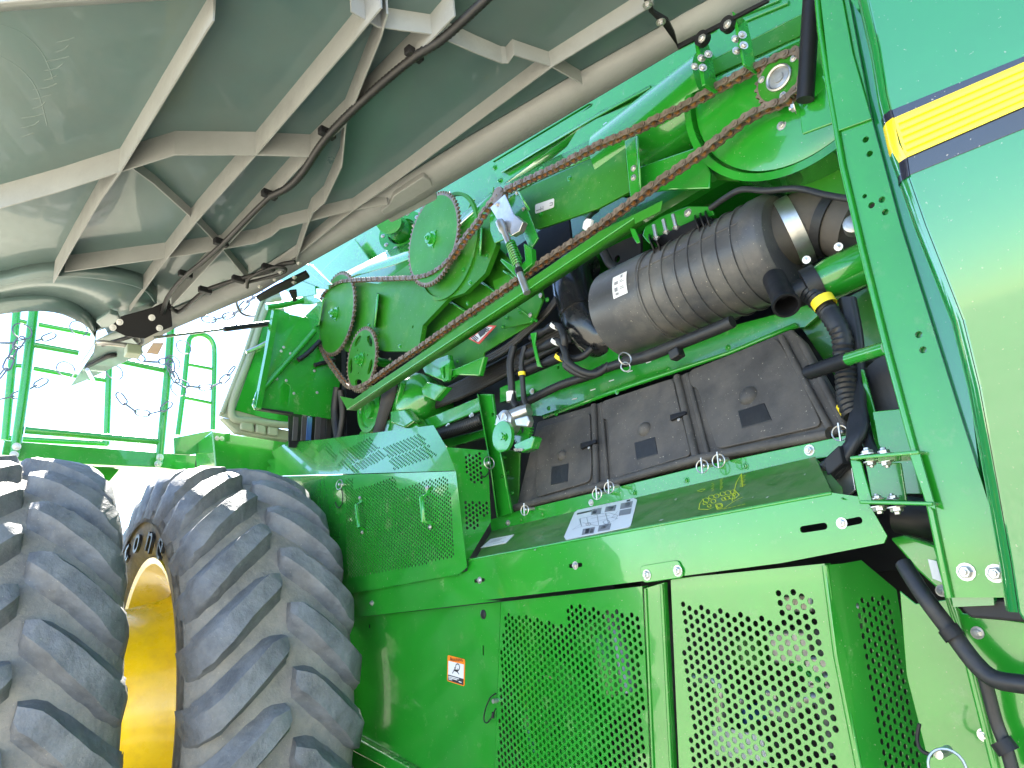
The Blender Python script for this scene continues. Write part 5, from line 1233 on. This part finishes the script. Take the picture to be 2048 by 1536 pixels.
tube('hose', [XP.at(p, 0.02) for p in D_p((1960, 790), (1860, 815), (1840, 820))], 0.010, 'rubber', bp, seg=8)
XD = PX(-3.30)
rim_out = D_p((1590, 375), (1640, 390), (1700, 620), (1720, 1180), (1600, 1190), (1280, 1115), (1420, 760), (1525, 440))
door = plate('moulded_door', rim_out, XD, 0.02, 'gasket', HV, bevel=0.008, label='pale moulded door with green inset')
plate('inset', D_p((1570, 470), (1690, 520), (1700, 1160), (1540, 1130), (1372, 1085), (1500, 720)), XD, 0.004, 'green', door, off=0.006)
tube('door_bead', [XD.at(p, 0.008) for p in D_p((1640, 430), (1560, 470), (1470, 740), (1350, 1095), (1500, 1150), (1700, 1175))], 0.018, 'gasket', door, seg=8)
tube('door_bead', [XD.at(p, 0.006) for p in D_p((1580, 400), (1530, 450), (1430, 760), (1300, 1100))], 0.010, 'gasket', door, seg=8)
for a in (((1400, 1150), (1480, 1165), (1480, 1215), (1400, 1200)), ((1490, 1168), (1550, 1180), (1550, 1230), (1490, 1218)), ((1560, 1182), (1620, 1192), (1620, 1240), (1560, 1230))):
    plate('moulded_pocket', D_p(*a), XD, 0.02, 'gasket', door, off=0.02, bevel=0.008)
plate('door_sill', D_p((1300, 1120), (1400, 1140), (1710, 1200), (1700, 1260), (1390, 1210)), XD, 0.05, 'gasket', door, off=-0.01, bevel=0.006)
tube('door_stay', [XD.at(p, 0.06) for p in D_p((1440, 745), (1500, 720), (1565, 685))], 0.010, 'zinc', door, seg=6)
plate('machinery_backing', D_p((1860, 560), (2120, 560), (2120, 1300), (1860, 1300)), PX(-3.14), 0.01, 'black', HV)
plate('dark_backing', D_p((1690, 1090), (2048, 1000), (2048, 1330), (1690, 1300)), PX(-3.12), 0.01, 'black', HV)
# vertical belts / dark slats below the panel
for k, x in enumerate((1720, 1770, 1800, 1850, 1880, 1915)):
    plate('dark_slat', D_p((x, 1120), (x + 28, 1125), (x + 20, 1260), (x - 8, 1260)), PX(-3.0 - 0.03 * (k % 3)), 0.01, 'blue' if k == 2 else 'belt', HV)
tube('hose', T('D', (1975, 950, 0.12), (1960, 1100, 0.12), (1980, 1260, 0.12)), 0.02, 'rubber', HV, seg=10)
tube('hose', T('E', (530, 1260, 0.10), (545, 1400, 0.12), (520, 1560, 0.12)), 0.016, 'rubber', HV, seg=10)
XB = PX(-3.45)
plate('platform_box', D_p((1240, 1205), (1400, 1230), (1710, 1265), (1640, 1470), (1265, 1480)), XB, 0.3, 'green', HV, bevel=0.006)
plate('platform_box', D_p((1015, 1245), (1242, 1200), (1242, 1320), (1110, 1345), (1020, 1340)), PX(-3.7), 0.01, 'green', HV, bevel=0.004)
bolts(D_p((1270, 1248), (1298, 1250)), XB, 0.010, HV)
plate('hinge_tab', D_p((1340, 1140), (1400, 1140), (1395, 1200), (1345, 1195)), PX(-3.4), 0.01, 'green', HV)
plate('hinge_tab', D_p((1320, 1220), (1350, 1215), (1345, 1265), (1310, 1265)), PX(-3.4), 0.01, 'green', HV)
plate('beam_end', D_p((1160, 1350), (1235, 1360), (1235, 1460), (1150, 1450)), PX(-3.75), 0.05, 'black', HV, bevel=0.006)

# ------------------------------------------------------------------ platform and railing
XR1, XR2 = PX(-3.95), PX(-4.75)
plf = plate('platform_beam', D_p((25, 1258), (140, 1268), (1255, 1355), (1235, 1460), (950, 1420), (0, 1375)), XR1, 0.05, 'green', HV, bevel=0.006)
lo, hi = XR1.at(D_p((25, 1268))[0]), XR1.at(D_p((1250, 1360))[0])
aabox('platform_deck', (-5.2, lo.y, lo.z - 0.05), (-4.0, hi.y, lo.z - 0.02), 'green', plf)
plate('platform_brace', D_p((480, 1395), (585, 1405), (700, 1430), (640, 1500), (480, 1430)), PX(-4.2), 0.02, 'green', HV)
rail = empty('railing', XR1.at(D_p((550, 1240))[0]), HV)
def bar(pts, pl, r, mat='green', par=rail, name='rail'): return tube(name, [pl.at(p) for p in D_p(*pts)], r, mat, par, sm=False, seg=12)
bar(((205, 440), (150, 900), (85, 1360)), XR1, 0.0225, name='post'); bar(((1010, 440), (985, 830), (930, 1400)), XR1, 0.0210, name='post')
bar(((100, 480), (70, 830), (30, 1260)), XR2, 0.0225, name='post'); bar(((640, 780), (622, 1290)), XR2, 0.0195, name='post')
bar(((225, 582), (530, 640)), XR2, 0.0150); bar(((110, 560), (165, 572)), XR2, 0.0135)
bar(((195, 700), (460, 748)), XR1, 0.0150); bar(((85, 822), (130, 825)), XR2, 0.0135); bar(((195, 838), (410, 878), (630, 910)), XR2, 0.0150)
bar(((670, 790), (965, 852)), XR1, 0.0150); bar(((145, 1200), (940, 1270)), XR1, 0.0180); bar(((20, 1245), (140, 1255), (630, 1280)), XR2, 0.0180)
for p in ((97, 1297), (82, 1345), (936, 1360), (925, 1398)): bolt(XR1.at(D_p(p)[0], 0.032), (1, 0, 0), 0.016, rail)
XL = PX(-4.4)
hoop = tube('hand_hoop', [XL.at(p) for p in D_p((1040, 1230), (1075, 960), (1100, 720), (1115, 660), (1160, 640), (1210, 650), (1245, 690), (1255, 760), (1250, 1000), (1245, 1200))], 0.016, 'green', HV, seg=12, n=4)
for a, b in (((1095, 815), (1255, 845)), ((1080, 1010), (1252, 1045))): tube('rung', [XL.at(p) for p in D_p(a, b)], 0.011, 'green', hoop, sm=False, seg=10)
# safety chains and snap rings
def _cl():
    n = 14; pts = []
    for i in range(n):
        t = 2 * math.pi * i / n; pts.append(Vector((0.5 * math.cos(t) + 0.28 * (1 if math.cos(t) > 0 else -1), 0.36 * math.sin(t), 0)))
    V = []; F = []; k = 6
    for i, p in enumerate(pts):
        t = (pts[(i + 1) % n] - pts[i - 1]).normalized(); s = Vector((-t.y, t.x, 0))
        for j in range(k): a = 2 * math.pi * j / k; V.append(p + (s * math.cos(a) + Vector((0, 0, 1)) * math.sin(a)) * 0.09)
    for i in range(n):
        for j in range(k): F.append([i * k + j, i * k + (j + 1) % k, ((i + 1) % n) * k + (j + 1) % k, ((i + 1) % n) * k + j])
    return mesh_only(V, F, ['dark_steel'])
def safety_chain(pts, X, size=0.062):
    pl = PX(X); path = smooth_path([pl.at(p) for p in D_p(*pts)], 10)
    ch = empty('safety_chain', path[0], HV); s = 0; acc = 0; i = 0
    L = [0.0]
    for a, b in zip(path, path[1:]): L.append(L[-1] + (b - a).length)
    n = max(3, int(L[-1] / (size * 0.86))); j = 0
    for k in range(n):
        d = L[-1] * (k + 0.5) / n
        while L[j + 1] < d: j += 1
        P = path[j].lerp(path[j + 1], (d - L[j]) / (L[j + 1] - L[j])); t = (path[j + 1] - path[j]).normalized()
        o = bpy.data.objects.new('chain_link', proto('rail_link', _cl)); link(o, ch, P)
        x = t; z = Vector((1, 0, 0)) if k % 2 == 0 else Vector((0.2, 0, 1)); y = z.cross(x).normalized(); z = x.cross(y)
        o.rotation_mode = 'QUATERNION'; o.rotation_quaternion = Matrix((x, y, z)).transposed().to_quaternion(); o.scale = (size * 0.75,) * 3
safety_chain(((1035, 910), (1120, 945), (1230, 945), (1310, 905), (1370, 830)), -3.9)
safety_chain(((690, 985), (740, 1050), (800, 1090), (860, 1100), (930, 1090), (1000, 1040)), -3.9)
safety_chain(((780, 740), (830, 780), (880, 800), (950, 798), (1010, 790)), -3.9)
safety_chain(((130, 660), (80, 740), (40, 830), (-10, 900)), -3.9)
safety_chain(((320, 640), (240, 670), (130, 690), (0, 690)), -4.2)
safety_chain(((270, 905), (200, 945), (100, 995), (0, 1020)), -4.2)
safety_chain(((1530, 390), (1450, 450), (1380, 510), (1270, 550), (1190, 548)), -3.6)
safety_chain(((1000, 810), (1005, 850), (1030, 905)), -3.9)
for p in ((130, 622), (460, 605), (1010, 805), (1075, 715), (1045, 960), (385, 845), (670, 862)):
    ring_wire('snap_ring', PX(-3.9).at(D_p(p)[0]), (1, 0.3, 0.2), 0.042, 0.0032, 'dark_steel', rail, seg=18)

# ------------------------------------------------------------------ behind the perforated doors
rnd = random.Random(3)
drv = empty('door_machinery', (-1.0, 0.2, 0.9), HV)
for i, (p, Y, r, m_) in enumerate((((1130, 1440), 0.16, 0.17, 'green'), ((1060, 1300), 0.14, 0.10, 'green'), ((1235, 1330), 0.22, 0.12, 'green'), ((1190, 1560), 0.18, 0.10, 'black'))):
    P = at(p[0], p[1], Y)
    lathe('belt_pulley', P, (0, -1, 0), [(0, 0.0), (0, r), (0.01, r), (0.012, r * 0.86), (0.03, r * 0.84), (0.035, r), (0.05, r), (0.05, r * 0.7), (0.04, r * 0.65), (0.04, 0.03), (0.07, 0.03), (0.07, 0.0)], m_, drv, seg=40)
tube('steel_pipe', T('J', (1580, 480, 0.12), (1620, 620, 0.11), (1660, 800, 0.10), (1700, 990, 0.09)), 0.022, 'steel', drv, seg=12)
tube('green_arm', T('J', (1520, 650, 0.08), (1560, 800, 0.08), (1590, 1000, 0.08)), 0.03, 'green', drv, seg=10)
plate('belt_side', q('J', (1000, 900), (1700, 1200), (1750, 1422), (1000, 1422)), PY(0.30), 0.01, 'belt', drv)
for k in range(9):
    x, y = rnd.uniform(250, 1000), rnd.uniform(420, 1250)
    a = rnd.choice(['steel', 'black', 'zinc', 'rubber', 'green', 'rubber', 'steel'])
    tube('hydraulic_line', T('K', (x, y, 0.10 + rnd.random() * 0.1), (x + rnd.uniform(20, 160), y + rnd.uniform(-60, 120), 0.12), (x + rnd.uniform(40, 260), y + rnd.uniform(60, 260), 0.14 + rnd.random() * 0.1)), rnd.uniform(0.008, 0.02), a, drv, seg=8)
tube('bent_pipe', T('K', (285, 815, 0.09), (390, 825, 0.09), (425, 870, 0.09), (430, 960, 0.09), (430, 1060, 0.09)), 0.013, 'zinc', drv, seg=10)
plate('identity_plate', q('K', (375, 1065), (650, 1125), (680, 1270), (390, 1225)), PY(0.06), 0.003, 'white', drv)
for (a, b, m_) in (((690, 560), (880, 740), 'steel'), ((420, 600), (620, 760), 'green_dusty'), ((660, 880), (720, 940), 'zinc'), ((760, 360), (900, 470), 'zinc'), ((500, 980), (560, 1060), 'blue'), ((900, 700), (1000, 900), 'steel'), ((240, 480), (330, 520), 'zinc'), ((880, 830), (1010, 870), 'white'), ((300, 990), (340, 1280), 'steel')):
    P = T('K', (a[0], b[1], 0.12), (b[0], a[1], 0.12))
    aabox('valve_block', (P[0].x, 0.12, P[0].z), (P[1].x, 0.12 + rnd.uniform(0.04, 0.1), P[1].z), m_, drv, bevel=0.006)
aabox('shade_backing_wall', (-2.9, 0.55, 0.55), (-0.1, 0.56, 1.25), 'black', HV)  # painted black in place of the shade behind the doors

# ------------------------------------------------------------------ stickers and print
st = plate('service_sticker', I_((430, 662), (480, 545), (495, 532), (765, 475), (782, 482), (752, 605), (740, 615), (440, 676)), PSH, 0.001, 'white', shelf, off=0.0015, bevel=0)
g = PSH.off(0.0018)
def quad(a, b, c, d, mat): plate('printed_photo', I_(a, b, c, d), PSH, 0.0004, mat, shelf, off=0.0022, bevel=0)
for a in (((565, 530), (612, 522), (606, 552), (560, 558)), ((632, 518), (682, 508), (676, 536), (626, 544)), ((705, 502), (762, 490), (755, 520), (700, 530)), ((700, 535), (755, 525), (750, 552), (694, 562)), ((522, 625), (580, 614), (573, 645), (516, 654)), ((600, 608), (658, 598), (650, 628), (593, 638))):
    quad(*a, 'grey_ink')
quad((495, 548), (565, 533), (562, 540), (492, 556), 'ink')
for a in (((570, 536), (590, 533), (586, 550), (566, 552)), ((640, 520), (672, 516), (660, 536), (640, 538)), ((725, 500), (752, 496), (746, 514), (722, 520)), ((535, 626), (555, 622), (550, 645), (532, 648)), ((560, 622), (575, 618), (570, 642), (556, 644)), ((612, 608), (648, 602), (630, 620), (606, 626))):
    quad(*a, 'ink')
quad((733, 486), (750, 482), (748, 490), (732, 493), 'ink')
ribbon([I_((472, 628), (510, 615), (560, 605), (600, 610), (640, 600), (680, 580), (690, 560), (650, 548), (600, 552), (560, 565), (508, 575), (512, 600), (472, 628)), I_((505, 578), (515, 612)), I_((540, 570), (548, 605)), I_((590, 556), (598, 606)), I_((630, 550), (645, 598)), I_((560, 575), (610, 565), (650, 560)), I_((520, 595), (545, 600), (590, 590), (640, 575), (680, 565)),
        I_((690, 540), (660, 570), (690, 575))] + [I_(*[(635 + 16 * math.cos(t), 592 + 10 * math.sin(t)) for t in [i * 0.6 for i in range(12)]]), I_(*[(548 + 12 * math.cos(t), 602 + 8 * math.sin(t)) for t in [i * 0.6 for i in range(12)]])], PSH, 0.0012, 'grey_ink', shelf, off=0.0024)
plate('data_sticker', I_((28, 714), (75, 672), (188, 650), (150, 690)), PSH, 0.001, 'white', shelf, off=0.0015, bevel=0)
ribbon([I_((70, 690), (120, 680)), I_((80, 684), (128, 674)), I_((90, 695), (140, 684)), I_((88, 678), (150, 666))], PSH, 0.002, 'grey_ink', shelf, off=0.0022)
# yellow hydraulic diagram printed on the shelf
L_ = []
def ci(x, y, r, n=12): return I_(*[(x + r * math.cos(2 * math.pi * i / n), y + r * 0.75 * math.sin(2 * math.pi * i / n)) for i in range(n + 1)])
for x, y, r in ((1115, 485, 14), (1140, 470, 13), (1165, 465, 13), (1195, 455, 13), (1220, 450, 14), (1245, 445, 13), (1110, 500, 10), (1150, 490, 12), (1178, 512, 17), (1178, 512, 11), (1215, 475, 12), (1240, 470, 14), (1200, 480, 10), (1130, 512, 9), (1250, 458, 8)):
    L_.append(ci(x, y, r))
L_ += [I_((1085, 500), (1080, 528), (1125, 530), (1150, 520)), I_((1085, 500), (1100, 480)), I_((1160, 505), (1170, 530), (1195, 525)), I_((1200, 525), (1250, 490), (1290, 470)), I_((1255, 440), (1275, 460), (1250, 480)), I_((1072, 440), (1090, 432), (1110, 432), (1095, 443), (1072, 440)), I_((1285, 360), (1290, 420)), I_((1240, 490), (1260, 400), (1286, 356))]
for k in range(7): L_.append(I_((1140 + (k % 2) * 6, 405 + k * 6), (1150 + (k % 2) * 3, 403 + k * 6)))
for k in range(9): L_.append(I_((1182, 385 + k * 6), (1197 - (k % 3) * 3, 382 + k * 6)))
for k in range(8): L_.append(I_((1278, 370 + k * 7), (1305 - (k % 3) * 5, 366 + k * 7)))
for k in range(5): L_.append(I_((1200 + k * 22, 528 - k * 5), (1214 + k * 22, 524 - k * 5)))
ribbon(L_, PSH, 0.0016, 'yellow_ink', shelf, name='yellow_diagram', off=0.0012)
# scuffs and white dabs on the shelf
for p, s in (((968, 480), 7), ((898, 580), 12), ((1410, 470), 8), ((1590, 360), 5), ((1340, 470), 3), ((290, 722), 6)):
    plate('paint_dab', I_((p[0] - s, p[1] + 3), (p[0], p[1] - 4), (p[0] + s, p[1] - 4), (p[0] + 1, p[1] + 4)), PSH, 0.0004, 'gasket', shelf, off=0.001, bevel=0)
# warning sticker on the lower panel
def J_(*p): return q('J', *p)
ws = plate('warning_sticker', J_((632, 760), (733, 786), (730, 944), (629, 912)), PPAN, 0.001, 'orange', side_a, off=0.0015, bevel=0, rnd=0.006)
plate('sticker_field', J_((638, 794), (728, 816), (726, 900), (636, 874)), PPAN, 0.0004, 'white', side_a, off=0.0022, bevel=0)
plate('sticker_field', J_((636, 874), (726, 900), (725, 937), (634, 908)), PPAN, 0.0004, 'ink', side_a, off=0.0022, bevel=0)
text('WARNING', PPAN, J_((690, 790))[0], 0.013, 'ink', side_a, off=0.0024, width=0.060)
ribbon([J_((648, 788), (652, 772), (658, 790), (648, 788))], PPAN, 0.002, 'ink', side_a, off=0.0024, name='warning_triangle')
ribbon([J_((662, 866), (672, 850), (690, 858), (700, 872)), J_((672, 850), (676, 832)), J_((690, 858), (694, 840)), J_((672, 846), (694, 853)), J_(*[(692 + 12 * math.cos(t), 832 + 20 * math.sin(t)) for t in [i * 0.5 for i in range(14)]])], PPAN, 0.0028, 'ink', side_a, off=0.0026)
ribbon([J_((640, 884), (700, 900)), J_((640, 892), (690, 906)), J_((640, 900), (660, 906)), J_((700, 915), (715, 920))], PPAN, 0.0025, 'white', side_a, off=0.0028)
# hand hazard sticker on the side sheet
PW = PY(0.155)
hs_ = plate('hazard_sticker', E_((1278, 958), (1385, 878), (1440, 882), (1340, 990)), PW, 0.002, 'red', HV, bevel=0)
plate('sticker_field', E_((1292, 958), (1385, 888), (1420, 890), (1336, 978)), PW, 0.0005, 'white', hs_, off=0.001, bevel=0)
plate('sticker_field', E_((1335, 925), (1372, 896), (1388, 902), (1376, 930), (1350, 950)), PW, 0.0005, 'ink', hs_, off=0.0018, bevel=0)
ribbon([E_((1376, 900), (1392, 893)), E_((1382, 908), (1402, 898)), E_((1384, 918), (1400, 908)), E_((1298, 950), (1325, 972)), E_((1306, 944), (1332, 966)), E_((1314, 938), (1338, 958))], PW, 0.004, 'ink', hs_, off=0.0018)
